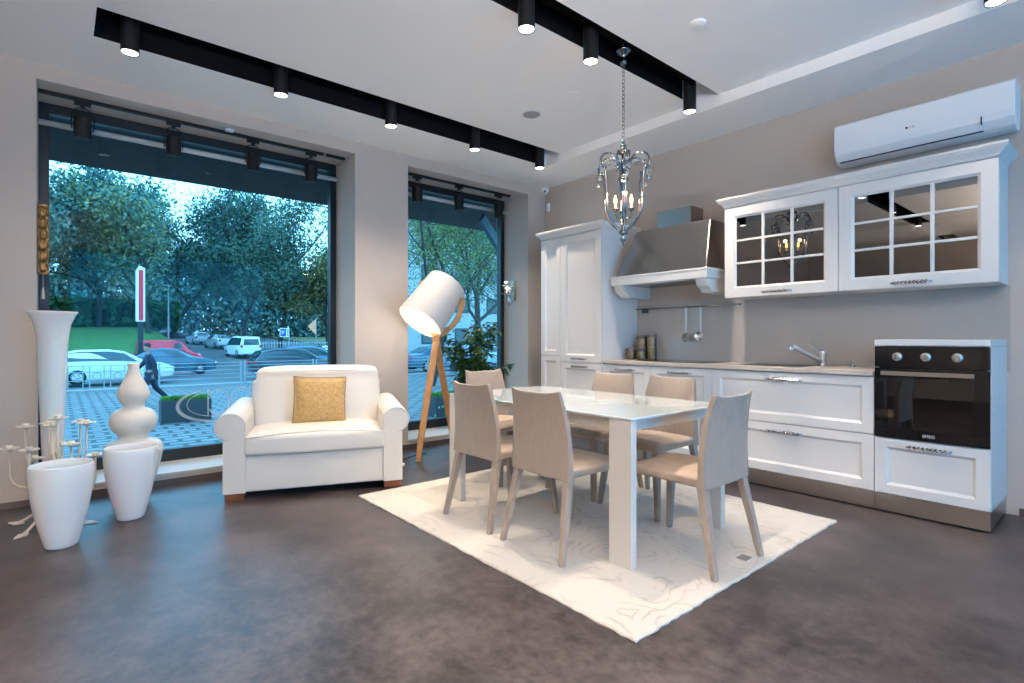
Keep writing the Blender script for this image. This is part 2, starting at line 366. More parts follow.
# ================================================================== track lights in the window bays
m_track = m_black
def track(y0, y1, label):
    return tag(MB().box(-.02,.02,-(y1-y0)/2,(y1-y0)/2,-.022,0).build('lighting_track', m_track, loc=(-.2,(y0+y1)/2,HZ), bevel=.003), label, 'lighting track')
track(-4.85,-2.78,'long black lighting track under the soffit of the large window')
track(-2.755,-2.57,'short black track piece at the right end of the large window soffit')
track(-1.96,-.42,'black lighting track under the soffit of the narrow window')
def make_track_light(loc, label, tilt):
    r = empty('track_spotlight', loc); tag(r, label, 'spotlight', 'black track spotlights in the window bays')
    MB().box(-.018,.018,-.05,.05,.245,.273).box(-.012,.012,-.014,.014,.222,.245).build('adapter', m_black, r, bevel=.003)
    b = MB()
    b.tube(bez((0,-.062,.06),(0,-.078,.19),(0,-.05,.225),(0,0,.225),10), .004, 6); b.tube(bez((0,.062,.06),(0,.078,.19),(0,.05,.225),(0,0,.225),10), .004, 6)
    b.build('yoke', m_black, r, smooth=True)
    h = MB().lathe([(.040,-.004),(.052,-.006),(.054,0),(.054,.150),(.048,.160),(.02,.162)], 28).build('housing', m_black, r)
    MB().lathe([(.041,.0),(.041,.003)], 24, c=(0,0,-.003)).build('lens', m_lensdim, h)
    spot('track_lamp', (0,0,-.02), 8, 60, .6, parent=r)
for y, l in ((-4.60,'black track spotlight at the far left of the large window'),(-4.02,'second black track spotlight from left over the large window'),
             (-3.415,'third black track spotlight from left over the large window'),(-2.90,'rightmost black track spotlight over the large window')):
    make_track_light((-.2, y, HZ-.295), l, 0)
for y, l in ((-1.745,'left black track spotlight over the narrow window'),(-1.19,'middle black track spotlight over the narrow window'),(-.60,'right black track spotlight over the narrow window')):
    make_track_light((-.2, y, HZ-.295), l, 0)
# ceiling fittings
r = empty('ceiling_speaker', (1.42,-1.53,CZ)); tag(r, 'round grey recessed speaker in the white ceiling left of the chandelier', 'speaker')
MB().lathe([(.085,-.004),(.095,0),(.085,.0)], 32).build('rim', m_plast, r); MB().lathe([(.074,-.006),(.078,-.002)], 32).build('grille', mat('grey_grille',(.36,.34,.33),.7), r)
tag(MB().lathe([(.02,-.02),(.045,-.012),(.05,0)],24).build('smoke_detector', m_ceil, loc=(3.12,-1.66,CZ)), 'small white smoke detector on the ceiling near the top right', 'smoke detector')
tag(MB().lathe([(.012,-.008),(.04,-.004),(.042,0)],24).build('ceiling_cover', m_ceil, loc=(1.95,-1.55,CZ)), 'tiny white cover disc on the ceiling behind the chandelier chain', 'cover disc')
tag(MB().box(-.03,.03,-.032,.032,-.016,0).build('soffit_sensor', m_plast, loc=(-.13,-3.62,HZ), bevel=.006), 'small white sensor box on the soffit of the large window', 'sensor')
# corner camera
r = empty('security_camera', (.05,-.05,3.0)); tag(r, 'small white security camera in the room corner under the ceiling', 'camera')
MB().box(-.05,.02,-.02,.05,.0,.05).build('bracket', m_plast, r, bevel=.004)
MB().lathe([(.005,-.04),(.024,-.034),(.034,-.014),(.036,.0),(.034,.01)],20).build('dome', m_plast, r, smooth=True)
MB().lathe([(.012,0),(.012,.006)],16).xf(Matrix.Translation((.026,-.024,-.008)) @ Matrix.Rotation(PI/2,4,Vector((1,1,0)).normalized())).build('lens', m_black, r)
tag(MB().box(-.02,.02,-.02,.012,-.05,.05).build('junction_box', m_plast, loc=(.075,-.014,2.80), bevel=.006), 'small white junction box on the wall below the security camera', 'junction box')

# ================================================================== kitchen
KY = -.58; KB = -.003
KITE = 4.361
m_gap = mat('shadow_gap_carcass', (.50,.48,.46), .5)
def handle(parent, xc, z, y, L=.24):
    """chrome bow handle set with crystals"""
    b = MB(); h = L/2
    b.tube([(xc-h,y,z),(xc-h,y-.022,z),(xc-h+.02,y-.026,z),(xc+h-.02,y-.026,z),(xc+h,y-.022,z),(xc+h,y,z)], .0065, 8)
    o = b.build('handle', m_handle, parent, smooth=True)
    c = MB(); k = int(L/.024)
    for i in range(k):
        x = xc-h+.022+(L-.044)*i/(k-1); rr = .0165
        c.add([(x-rr,y-.028,z),(x+rr,y-.028,z),(x,y-.028,z-rr*.9),(x,y-.028,z+rr*.9),(x,y-.042,z),(x,y-.016,z)], [(0,2,4),(2,1,4),(1,3,4),(3,0,4),(2,0,5),(1,2,5),(3,1,5),(0,3,5)])
    c.build('crystal', m_handle, o)
    return o
def panel_front(parent, name, x0, x1, z0, z1, y, fr=.085, hz=None, hL=.24, glass=None, deep=.014, m=m_white):
    """shaker door or drawer front with bevelled frame and sunken panel; glass=(nx,nz) gives a muntin grid"""
    t = .022; g = .0015
    x0 += g; x1 -= g; z0 += g; z1 -= g
    a, c, d, e = x0+fr, x1-fr, z0+fr*.92, z1-fr*.92
    def rect(xa, xb, za, zb, yy): return [(xa,yy,za),(xb,yy,za),(xb,yy,zb),(xa,yy,zb)]
    k = .016
    rings = [rect(x0,x1,z0,z1,y+t), rect(x0,x1,z0,z1,y), rect(a-k,c+k,d-k,e+k,y), rect(a-k+.003,c+k-.003,d-k+.003,e+k-.003,y+.005), rect(a,c,d,e,y+deep)]
    if glass is None: rings += [rect(a+.002,c-.002,d+.002,e-.002,y+deep)]
    b = MB(); vs = [p for r_ in rings for p in r_]; fs = []
    for i in range(len(rings)-1):
        for j in range(4): fs.append((i*4+j, i*4+(j+1) % 4, (i+1)*4+(j+1) % 4, (i+1)*4+j))
    if glass is None: n = len(rings)-1; fs.append((n*4, n*4+1, n*4+2, n*4+3)); fs.append((3,2,1,0))
    b.add(vs, fs)
    if glass is None: pass
    o = b.build(name, m, parent, bevel=.0012, seg=1)
    if glass:
        MB().box(a-.004, c+.004, y+deep, y+deep+.004, d-.004, e+.004).build('glass', m_mirror, o)
        q = MB(); w = .011
        for i in range(1, glass[0]): x = a+(c-a)*i/glass[0]; q.box(x-w, x+w, y+.002, y+deep, d, e)
        for i in range(1, glass[1]): z = d+(e-d)*i/glass[1]; q.box(a, c, y+.001, y+deep-.001, z-w*.8, z+w*.8)
        q.build('muntin', m, o, bevel=.003, seg=2)
    if hz is not None: handle(o, (x0+x1)/2, hz, y, hL)
    return o
def cornice(x0, x1, ybot, z, out=.06, h=.075, left=True, right=True, yb=KB):
    """stepped crown moulding running round the cabinet front and its ends; profile as rings"""
    prof = [(0,0),(.006,.006),(.010,.020),(.022,.032),(.040,.048),(out-.004,h-.018),(out,h-.014),(out,h)]
    b = MB(); rings = []
    for o_, zz in prof:
        L = x0-(o_ if left else 0); R = x1+(o_ if right else 0); F = ybot-o_
        rings.append([(L,yb,z+zz),(L,F,z+zz),(R,F,z+zz),(R,yb,z+zz)])
    vs = [p for r_ in rings for p in r_]; fs = []
    for i in range(len(rings)-1):
        for j in range(4): fs.append((i*4+j, i*4+(j+1) % 4, (i+1)*4+(j+1) % 4, (i+1)*4+j))
    n = len(rings)-1; fs += [(3,2,1,0), (n*4,n*4+1,n*4+2,n*4+3)]
    return b.add(vs, fs)
def base_cab(x0, x1, label, fronts, z0=.127, z1=.894, plinth=True):
    r = empty('base_cabinet', ((x0+x1)/2, 0, 0)); tag(r, label, 'cabinet', 'white base cabinets along the kitchen wall'); xc = (x0+x1)/2; x0 -= xc; x1 -= xc
    MB().box(x0+.001, x1-.001, KY+.024, KB, z0-.003, z1).build('carcass', m_gap, r)
    if plinth: MB().box(x0, x1, KY+.012, KY+.028, .010, z0-.004).build('plinth', m_alu, r)
    for f in fronts: panel_front(r, f[0], x0, x1, f[1], f[2], KY, hz=f[3], hL=f[4])
    return r
# tall unit in the corner: narrow fluted pilaster column + tall door
r = empty('tall_cabinet', (.995, 0, 0)); tag(r, 'tall white pantry cabinet with cornice standing in the room corner', 'cabinet'); X = lambda v: v-.995
TY = -.60
MB().box(X(.56), X(1.432), TY+.024, KB, .12, 2.245).build('carcass', m_white, r)
MB().box(X(.56), X(1.432), TY+.03, KB, .0, .12).build('plinth', m_alu, r)
o = panel_front(r, 'column_panel', X(.56), X(.86), .124, .855+.10, TY, fr=.075, deep=.018)
o = panel_front(r, 'column_panel', X(.56), X(.86), .958, 2.235, TY, fr=.075, deep=.03)
panel_front(r, 'door', X(.862), X(1.432), .897, 2.235, TY, fr=.095, hz=.935, hL=.22, deep=.016)
panel_front(r, 'door', X(.862), X(1.432), .124, .893, TY, fr=.085, hz=.852, hL=.22)
cornice(X(.56), X(1.432), TY, 2.245, .045, .078).build('cornice', m_white, r, bevel=.001, seg=1)
# base units
base_cab(1.434, 2.0, 'white base cabinet beside the tall cabinet, left of the hob', [('door',.127,.891,.845,.22)])
base_cab(2.002, 2.610, 'white base cabinet below the right part of the hob', [('door',.127,.891,.845,.22)])
base_cab(2.612, 3.774, 'wide white base cabinet with two deep drawers under the tap', [('drawer',.506,.891,.838,.25),('drawer',.127,.502,.445,.25)])
# continuous worktop
b = MB().box(1.434, 3.774, -.605, KB, .896, .930)
tag(b.build('worktop', m_counter, bevel=.004), 'long beige worktop running over the base cabinets', 'worktop')
# oven housing
r = empty('oven_cabinet', (4.068, 0, 0)); tag(r, 'white cabinet at the right end that houses the black oven', 'cabinet'); X = lambda v: v-4.068
b = MB().box(X(3.777), X(3.789), KY+.002, KB, .125, 1.098).box(X(4.345), X(4.361), KY+.024, KB, .125, 1.098).box(X(3.789), X(4.345), KY+.03, KB, .125, .495).box(X(3.789), X(4.345), -.06, KB, .495, 1.098)
b.build('carcass', m_white, r)
MB().box(X(3.777), X(4.361), KY-.006, KB, 1.100, 1.140).build('top', m_white, r, bevel=.003)
MB().box(X(3.777), X(4.358), KY+.012, KY+.028, .010, .122).box(X(4.340), X(4.356), KY+.028, KB, .010, .122).build('plinth', m_alu, r)
panel_front(r, 'drawer', X(3.777), X(4.360), .127, .492, KY, fr=.08, hz=.452, hL=.22)
# oven
r = empty('oven', (4.069, KY, .497)); tag(r, 'black built-in oven with three chrome knobs and a steel door handle', 'oven')
MB().box(-.270,.270,.015,.50,.01,.585).build('body', m_black, r)
cp = MB().box(-.290,.290,-.006,.012,.462,.597).build('control_panel', m_ovenb, r, bevel=.002)
for kx in (-.165,-.015,.140):
    kb = MB().lathe([(.027,0),(.027,.004),(.020,.008),(.019,.026),(.016,.029)],24).xf(Matrix.Translation((kx,-.006,.532)) @ Matrix.Rotation(PI/2,4,'X')).build('knob', m_alu, r)
    MB().box(kx-.0035,kx+.0035,-.042,-.034,.515,.549).build('grip', m_steel, kb, bevel=.001)
dr = MB().box(-.290,.290,-.008,.012,.002,.070).box(-.290,-.215,-.008,.012,.070,.458).box(.215,.290,-.008,.012,.070,.458).box(-.215,.215,-.008,.012,.395,.458).build('door', m_ovenb, r, bevel=.0015)
m_ovw = glassmat('oven_window_glass', (.34,.34,.34), .9, 1.9)
MB().box(-.215,.215,-.007,-.003,.070,.395).build('window', m_ovw, dr)
cav = MB().box(-.215,.215,.0115,.0145,.070,.395).build('cavity', mat('dark_oven_cavity',(.05,.045,.042),.35,.7), dr)
rk = MB()
for zz in (.27,.15): rk.tube([(-.205,.004,zz),(.205,.004,zz)], .0022, 6)
rk.build('rack', m_chrome, dr)
MB().tube([(-.235,-.012,.425),(-.235,-.040,.425)], .006, 8).tube([(.215,-.012,.425),(.215,-.040,.425)], .006, 8).box(-.245,.225,-.052,-.040,.412,.438).build('handle', m_alu, dr, bevel=.003)
def text(body, size, m, parent, loc, rot, name='lettering', ext=.0006, align='CENTER'):
    c = bpy.data.curves.new(name, 'FONT'); c.body = body; c.size = size; c.extrude = ext; c.align_x = align; c.materials.append(m)
    o = bpy.data.objects.new(name+'_curve', c); COL.objects.link(o); bpy.context.view_layer.update()
    me = bpy.data.meshes.new_from_object(o.evaluated_get(bpy.context.evaluated_depsgraph_get())); bpy.data.objects.remove(o); bpy.data.curves.remove(c); me.name = name
    o = bpy.data.objects.new(name, me); COL.objects.link(o); o.parent = parent; o.location = loc; o.rotation_euler = rot
    return o
text('SMEG', .026, m_whiteg, dr, (0.0,-.0095,.026), (PI/2,0,0))
# splashback
struct(MB().box(1.434, 4.376, -.010, -.001, .931, 1.492).build('trim_5', m_back))
# wall cabinets
def wall_cab(x0, x1, label, z0=1.495, z1=2.262):
    r = empty('wall_cabinet', ((x0+x1)/2, 0, z0)); tag(r, label, 'cabinet', 'white glazed wall cabinets'); c = (x0+x1)/2
    MB().box(x0-c, x1-c, -.326, KB, 0, z1-z0).build('carcass', m_white, r)
    o = panel_front(r, 'door', x0-c, x1-c, 0, z1-z0, -.35, fr=.100, glass=(3,3), hz=.030, hL=.22)
    return r
c1 = wall_cab(2.600, 3.481, 'white glazed wall cabinet beside the extractor hood')
c2 = wall_cab(3.483, 4.366, 'white glazed wall cabinet at the right, under the air conditioner')
tag(cornice(2.600, 4.366, -.352, 2.264, .050, .078).build('cornice', m_white, bevel=.001, seg=1), 'white crown moulding running across both glazed wall cabinets', 'cornice')
# hood
r = empty('extractor_hood', (2.0, 0, 1.63)); tag(r, 'stainless steel extractor hood on a white wooden mantel over the hob', 'extractor hood')
def ringhex(x0,x1,y,z, X0,X1,Y,Z): return [(x0,y,z),(x1,y,z),(x1,KB,z),(x0,KB,z)], [(X0,Y,Z),(X1,Y,Z),(X1,KB,Z),(X0,KB,Z)]
MB().hexa(*ringhex(-.495,.495,-.465,.131,-.37,.43,-.285,.590)).build('canopy', m_steel, r, bevel=.004)
MB().box(-.165,.20,-.225,KB,.591,.765).build('flue', m_steel, r, bevel=.003)
MB().box(-.525,.52,-.50,KB,.040,.130).box(-.53,.525,-.505,KB,.110,.130).build('mantel', m_white, r, bevel=.005)
for sx_ in (-.505,.395):
    MB().extrude([(-.48,.04),(-.30,.04),(KB,.04),(KB,-.075),(-.37,-.075),(-.40,-.045),(-.45,-.02)], 'x', sx_, sx_+.105).build('corbel', m_white, r, bevel=.003)
MB().box(-.38,.38,-.40,-.05,.036,.041).build('filter', m_steel, r)
# hob, tap, sink fitting
r = empty('induction_hob', (2.14,-.30,.9305)); tag(r, 'flat black glass hob set into the worktop under the hood', 'hob')
MB().box(-.36,.36,-.21,.235,0,.005).build('glass', m_hob, r, bevel=.002)
zz = MB()
for cx_, cy_, rr in ((-.2,-.09,.08),(-.2,.12,.1),(.18,-.08,.1),(.18,.13,.08)):
    n = 40; zz.add([(cx_+rr*math.cos(2*PI*i/n)*k, cy_+rr*math.sin(2*PI*i/n)*k, .0053) for k in (1,.97) for i in range(n)], [(i,(i+1)%n,n+(i+1)%n,n+i) for i in range(n)])
zz.build('zone_marking', m_steel, r, fix=False)
r = empty('kitchen_tap', (3.30,-.13,.9305)); tag(r, 'grey kitchen tap with slanted spout on the worktop', 'tap')
m_tap = mat('grey_tap', (.55,.56,.60), .25, .6)
MB().lathe([(.030,0),(.032,.006),(.027,.014),(.027,.10),(.024,.115),(.012,.122)],24).build('body', m_tap, r, smooth=False, bevel=.001)
MB().tube([(0,-.01,.03),(-.05,-.06,.07),(-.13,-.15,.135),(-.155,-.175,.150)], [.016,.016,.017,.02], 14).build('spout', m_tap, r, smooth=True)
MB().lathe([(.016,-.012),(.018,0),(.017,.02)],16,c=(-.160,-.18,.130)).build('nozzle', m_chrome, r)
MB().tube([(0,0,.118),(-.02,-.02,.135),(-.075,-.06,.165)], [.007,.006,.004], 8).build('lever', m_tap, r, smooth=True)
r = empty('sink_plug_knob', (3.50,-.10,.9305)); tag(r, 'small chrome knob on the worktop right of the tap', 'knob')
MB().lathe([(.022,0),(.022,.004),(.007,.008),(.007,.032),(.013,.036),(.013,.045),(.006,.05)],16).build('stem', m_chrome, r, smooth=True)
r = empty('sink', (3.02,-.30,.9305)); tag(r, 'low steel sink rim set into the worktop beside the tap', 'sink')
q = MB()
ox, oy = .25,.19
q.add([(s*ox*k,t*oy*k,.0015) for k in (1,.92) for s,t in ((-1,-1),(1,-1),(1,1),(-1,1))], [(i,(i+1)%4,4+(i+1)%4,4+i) for i in range(4)])
q.build('rim', m_steel, r, fix=False); MB().box(-.23,.23,-.174,.174,.0002,.0008).build('basin', mat('dark_basin',(.25,.24,.23),.25,1), r)
# rail with two utensils
r = empty('utensil_rail', (1.995,-.045,1.455)); tag(r, 'thin steel utensil rail fixed on the splashback under the hood', 'rail')
MB().tube([(-.56,0,0),(.60,0,0)], .006, 10).lathe([(.001,0),(.008,.001),(.008,.02),(.001,.021)],10,c=(.59,0,-.01)).build('bar', m_steel, r, smooth=True)
b = MB()
for x in (-.45,.52): b.tube([(x,0,0),(x,.034,0)], .007, 8)
b.build('bracket', m_steel, r)
MB().box(-.47,-.40,-.012,.010,-.045,-.008).build('end_clip', mat('dark_clip',(.06,.07,.09),.3), r, bevel=.004)
def utensil(x, label, kind, name):
    r = empty(name, (x,-.058,1.455)); tag(r, label, name.replace('_',' '), 'utensils on the rail')
    MB().tube(arc((0,.002),.016,200,-40,10,'yz')+[(0,.006,-.02)], .0028, 6).build('hook', m_chrome, r, smooth=True)
    MB().hexa([(-.010,-.004,-.25),(.010,-.004,-.25),(.010,.004,-.25),(-.010,.004,-.25)], [(-.013,-.004,-.012),(.013,-.004,-.012),(.013,.004,-.012),(-.013,.004,-.012)]).build('handle', m_alu, r, bevel=.002)
    b = MB()
    if kind == 'ladle':
        b.lathe([(.004,0),(.022,.003),(.038,.016),(.044,.036),(.041,.036),(.035,.018),(.02,.007),(.003,.004)],24).xf(Matrix.Translation((0,-.004,-.295)) @ Matrix.Rotation(PI/2.4,4,'X'))
    else:
        b.lathe([(.004,0),(.025,.002),(.040,.008),(.043,.014),(.040,.013),(.02,.006),(.003,.003)],24).xf(Matrix.Translation((0,-.002,-.300)) @ Matrix.Rotation(PI/2.1,4,'X') @ Matrix.Scale(.85,4,(1,0,0)))
    b.build('bowl', m_chrome if kind == 'ladle' else m_steel, r, smooth=True)
utensil(2.05, 'flat steel skimmer hanging left on the utensil rail', 'skimmer', 'skimmer')
utensil(2.205, 'round shiny ladle hanging right on the utensil rail', 'ladle', 'ladle')
# storage jars
m_pasta = mat('dry_pasta', (.62,.47,.28), .7, noise=(60,(.42,.29,.15),3,.4,.6)); m_lid = mat('brown_lid', (.22,.17,.13), .4)
def jar(x, y, rr, h, fill, label):
    r = empty('storage_jar', (x, y, .9305)); tag(r, label, 'jar', 'glass storage jars on the worktop')
    MB().lathe([(rr*.9,0),(rr,.005),(rr,h-.03),(rr*.93,h-.02),(rr*.93,h-.012)],24).build('glass', m_glassy, r, smooth=True)
    MB().lathe([(rr*1.0,h-.018),(rr*1.03,h-.014),(rr*1.03,h),(rr*.3,h+.004)],24).build('lid', m_lid, r)
    if fill: MB().lathe([(rr*.85,.004),(rr*.9,.01),(rr*.88,h*fill),(rr*.2,h*fill+.004)],20).build('filling', m_pasta, r)
jar(1.545,-.085,.050,.25,.85,'tall glass jar of dry food with dark lid, left of the two tall jars')
jar(1.665,-.085,.048,.25,.9,'tall glass jar of dry food with dark lid, right of the two tall jars')
jar(1.50,-.21,.050,.115,.7,'short glass jar in front, left of the two short jars')
jar(1.625,-.205,.048,.115,.7,'short glass jar in front, right of the two short jars')

# ================================================================== air conditioner
r = empty('air_conditioner', (3.915, 0, 2.478)); tag(r, 'white wall-mounted air conditioner above the glazed wall cabinet', 'air conditioner')
pr = [(KB,0.02),(KB,.295),(-.185,.295),(-.212,.280),(-.220,.25),(-.222,.10),(-.210,.06),(-.165,.015),(-.12,.0),(-.03,0)]
MB().extrude(pr, 'x', -.505,.510).build('casing', m_plast, r, bevel=.008, seg=3)
MB().extrude([(-.224,.105),(-.2245,.270),(-.2215,.270),(-.2215,.105)], 'x', -.498,.503).build('front_panel', m_plast, r)
MB().extrude([(-.2215,.093),(-.2125,.062),(-.170,.017),(-.166,.020),(-.2065,.064),(-.2165,.093)], 'x', -.480,.345).build('louvre', m_plast, r)
m_line = mat('dark_groove', (.05,.06,.08), .6)
MB().box(.347,.353,-.2215,-.2,.045,.094).extrude([(-.172,.0125),(-.166,.0075),(-.160,.012),(-.166,.018)],'x',-.480,.353).build('gap', m_line, r)
MB().lathe([(.008,0),(.008,.001)],20).xf(Matrix.Translation((-.045,-.2246,.138)) @ Matrix.Rotation(PI/2,4,'X')).build('logo_dot', mat('dark_red', (.10,.005,.02),.4), r)
text('LG', .022, mat('grey_print',(.25,.26,.28),.5), r, (-.027,-.2248,.131), (PI/2,0,0), align='LEFT')

# ================================================================== chandelier
m_dchrome = mat('dark_mirroring_chrome', (.24,.245,.26), .10, 1)  # chrome darkened to imitate the dark surroundings it mirrors
def chandelier():
    r = empty('chandelier', (2.59,-1.73,1.79)); tag(r, 'chrome and crystal lantern chandelier with candle bulbs hanging on a chain', 'chandelier')
    T = 3.16-1.79
    MB().lathe([(.005,T),(.005,T+.002+RT-.006-3.16)],10).lathe([(.012,T-.105),(.022,T-.098),(.020,T-.07),(.012,T-.055),(.030,T-.030),(.052,T-.014),(.056,T)],24).build('ceiling_canopy', m_dchrome, r, smooth=True)
    # chain
    b = MB(); z0, z1 = .738, T-.10; L = .034; n = int((z1-z0)/(L*.78)); step = (z1-z0)/n
    for i in range(n):
        c = z0+step*(i+.5); pts = []
        for k in range(13):
            a = 2*PI*k/12; u = .009*math.cos(a); w = L/2*math.sin(a); pts.append((u,0,c+w) if i % 2 else (0,u,c+w))
        b.tube(pts, .0024, 5, cap=False)
    b.build('chain', m_dchrome, r, smooth=True)
    MB().lathe([(.006,.79),(.014,.80),(.010,.815),(.004,.82)],16).lathe([(.010,.70),(.030,.71),(.045,.725),(.030,.745),(.018,.755),(.026,.77),(.016,.785),(.008,.795)],20).build('top_finial', m_dchrome, r, smooth=True)
    MB().lathe([(.006,.17),(.010,.18),(.010,.48),(.020,.50),(.034,.51),(.036,.525),(.020,.54),(.012,.56),(.016,.62),(.012,.70)],16).build('stem', m_dchrome, r, smooth=True)
    MB().lathe([(.002,0),(.010,.012),(.006,.03),(.018,.045),(.026,.06),(.012,.08),(.030,.095),(.032,.11),(.010,.13),(.008,.19)],20).build('bottom_finial', m_dchrome, r, smooth=True)
    for k in range(6):
        a = k*PI/3+.25; M_ = Matrix.Rotation(a, 4, 'Z') @ Matrix.Diagonal((1.09,1.09,1,1))
        b = MB()
        b.tube(bez((.012,0,.56),(.03,0,.66),(.07,0,.71),(.12,0,.70),8)+bez((.12,0,.70),(.175,0,.69),(.185,0,.62),(.165,0,.585),8)[1:]+bez((.165,0,.585),(.150,0,.565),(.130,0,.58),(.137,0,.60),6)[1:], .0070, 8)
        b.tube(bez((.150,0,.60),(.125,0,.56),(.135,0,.40),(.128,0,.30),8)+bez((.128,0,.30),(.115,0,.20),(.05,0,.14),(.012,0,.11),8)[1:], .0070, 8)
        b.tube(bez((.02,0,.72),(.045,0,.77),(.055,0,.70),(.035,0,.66),8), .004, 6)
        b.tube(bez((.150,0,.60),(.19,0,.60),(.20,0,.54),(.178,0,.525),8), .004, 6)
        b.xf(M_).build('arm', m_dchrome, r, smooth=True)
        for (x, z, s) in ((.178,.500,.014),(.165,.545,.010),(.190,.57,.009),(.05,.64,.011),(.045,.60,.010),(.10,.655,.009)):
            MB().add([(x-s,0,z),(x+s,0,z),(x,-s,z),(x,s,z),(x,0,z+s*1.5),(x,0,z-s*1.8)], [(0,2,4),(2,1,4),(1,3,4),(3,0,4),(2,0,5),(1,2,5),(3,1,5),(0,3,5)]).xf(M_).build('crystal', m_crystal, r)
    m_blue = mat('blue_reflection', (.25,.60,.9), .05, trans=.8)  # blue reflections on the chandelier built as coloured crystals
    for i in range(7):
        c = MB()
        t = i/6; x = .030+.075*t; z = .14+.11*t; s = .010
        for dx, dy in ((0,1),):
            X_, Y_ = x*.76, x*.65; c.add([(X_-s,Y_,z),(X_+s,Y_,z),(X_,Y_-s,z),(X_,Y_+s,z),(X_,Y_,z+s*1.3),(X_,Y_,z-s*1.3)], [(0,2,4),(2,1,4),(1,3,4),(3,0,4),(2,0,5),(1,2,5),(3,1,5),(0,3,5)])
        c.build('blue_reflection', m_blue, r)
    m_candle = mat('candle_sleeve', (.75,.62,.45), .5, emis=(1,.55,.25), estr=.4)
    for k in range(3):
        a = math.radians(128+120*k); cx_, cy_ = .062*math.cos(a), .062*math.sin(a)
        b = MB().tube(bez((0,0,.24),(cx_*.5,cy_*.5,.19),(cx_,cy_,.20),(cx_,cy_,.265),8), .004, 6).lathe([(.006,.262),(.022,.275),(.024,.282),(.010,.284)],16,c=(cx_,cy_,0))
        o = b.build('candle_arm', m_dchrome, r, smooth=True)
        MB().lathe([(.0095,.283),(.0095,.325)],12,c=(cx_,cy_,0)).build('candle', m_candle, o)
        MB().lathe([(.007,.325),(.012,.338),(.012,.350),(.007,.368),(.001,.388)],14,c=(cx_,cy_,0)).build('bulb', m_flame, o, smooth=True)
        l = bpy.data.lights.new('candle_light','POINT'); l.energy = 1.2; l.color = (1,.6,.3); l.shadow_soft_size = .012
        lo = bpy.data.objects.new('candle_light', l); COL.objects.link(lo); lo.parent = r; lo.location = (cx_*1.25, cy_*1.25, .40)
chandelier()
for c_ in kids(bpy.data.objects['chandelier']):          # lantern body proportions
    if c_.type == 'MESH' and c_.name.split('.')[0] not in ('ceiling_canopy','chain'):
        for o_ in [c_]+kids(c_):
            for v_ in o_.data.vertices: v_.co.z *= .905
    elif c_.type == 'LIGHT': c_.location.z *= .905

# ================================================================== rug
b = MB(); rnd = random.Random(3)
x0,x1,y0,y1 = 1.26,3.70,-3.08,-1.03; t = .012
per = []
def edge(p,q,n):
    for i in range(n):
        f = i/n; w = (rnd.random()-.5)*.008*(0 if i == 0 else 1)
        x = p[0]+(q[0]-p[0])*f; y = p[1]+(q[1]-p[1])*f
        if p[0] == q[0]: x += w
        else: y += w
        per.append((x,y))
edge((x0,y0),(x1,y0),70); edge((x1,y0),(x1,y1),60); edge((x1,y1),(x0,y1),70); edge((x0,y1),(x0,y0),60)
cxr, cyr = (x0+x1)/2,(y0+y1)/2; per = [(p[0]-cxr,p[1]-cyr) for p in per]
n = len(per)
b.add([(p[0],p[1],.0008) for p in per]+[(p[0],p[1],t*.6) for p in per]+[(p[0]*.994,p[1]*.993,t) for p in per],
      [(i,(i+1)%n,n+(i+1)%n,n+i) for i in range(n)]+[(n+i,n+(i+1)%n,2*n+(i+1)%n,2*n+i) for i in range(n)]+[tuple(range(2*n,3*n)),tuple(range(n-1,-1,-1))])
rug = b.build('area_rug', m_rug, loc=(cxr,cyr,0)); tag(rug, 'large cream patterned rug lying under the dining table', 'rug')
MB().box(-.026,.026,-.034,.034,t+.0003,t+.003).build('rug_tag', mat('grey_tag',(.16,.15,.14),.5), rug, loc=(3.60-cxr,-2.03-cyr,0))
RZ = t

# ================================================================== dining table
r = empty('dining_table', (2.520,-2.148,RZ)); tag(r, 'white glass-topped dining table with broad panel legs on the rug', 'table')
TH = .756-RZ
MB().box(-.80,.80,-.457,.457,TH-.014,TH).build('table_top', m_table, r, bevel=.004)
MB().box(-.78,.78,-.437,.437,TH-.020,TH-.014).box(-.70,.70,-.405,-.380,TH-.080,TH-.020).box(-.70,.70,.380,.405,TH-.080,TH-.020).box(-.74,-.715,-.35,.35,TH-.080,TH-.020).box(.715,.74,-.35,.35,TH-.080,TH-.020).build('apron', m_tleg, r, bevel=.002)
for sx_ in (-1,1):
    for sy_ in (-1,1):
        xa, xb = sorted((sx_*.797, sx_*.657)); ya, yb = sorted((sy_*.454, sy_*.410))
        MB().box(xa,xb,ya,yb,0,TH-.0145).build('leg', m_tleg, r, bevel=.003)

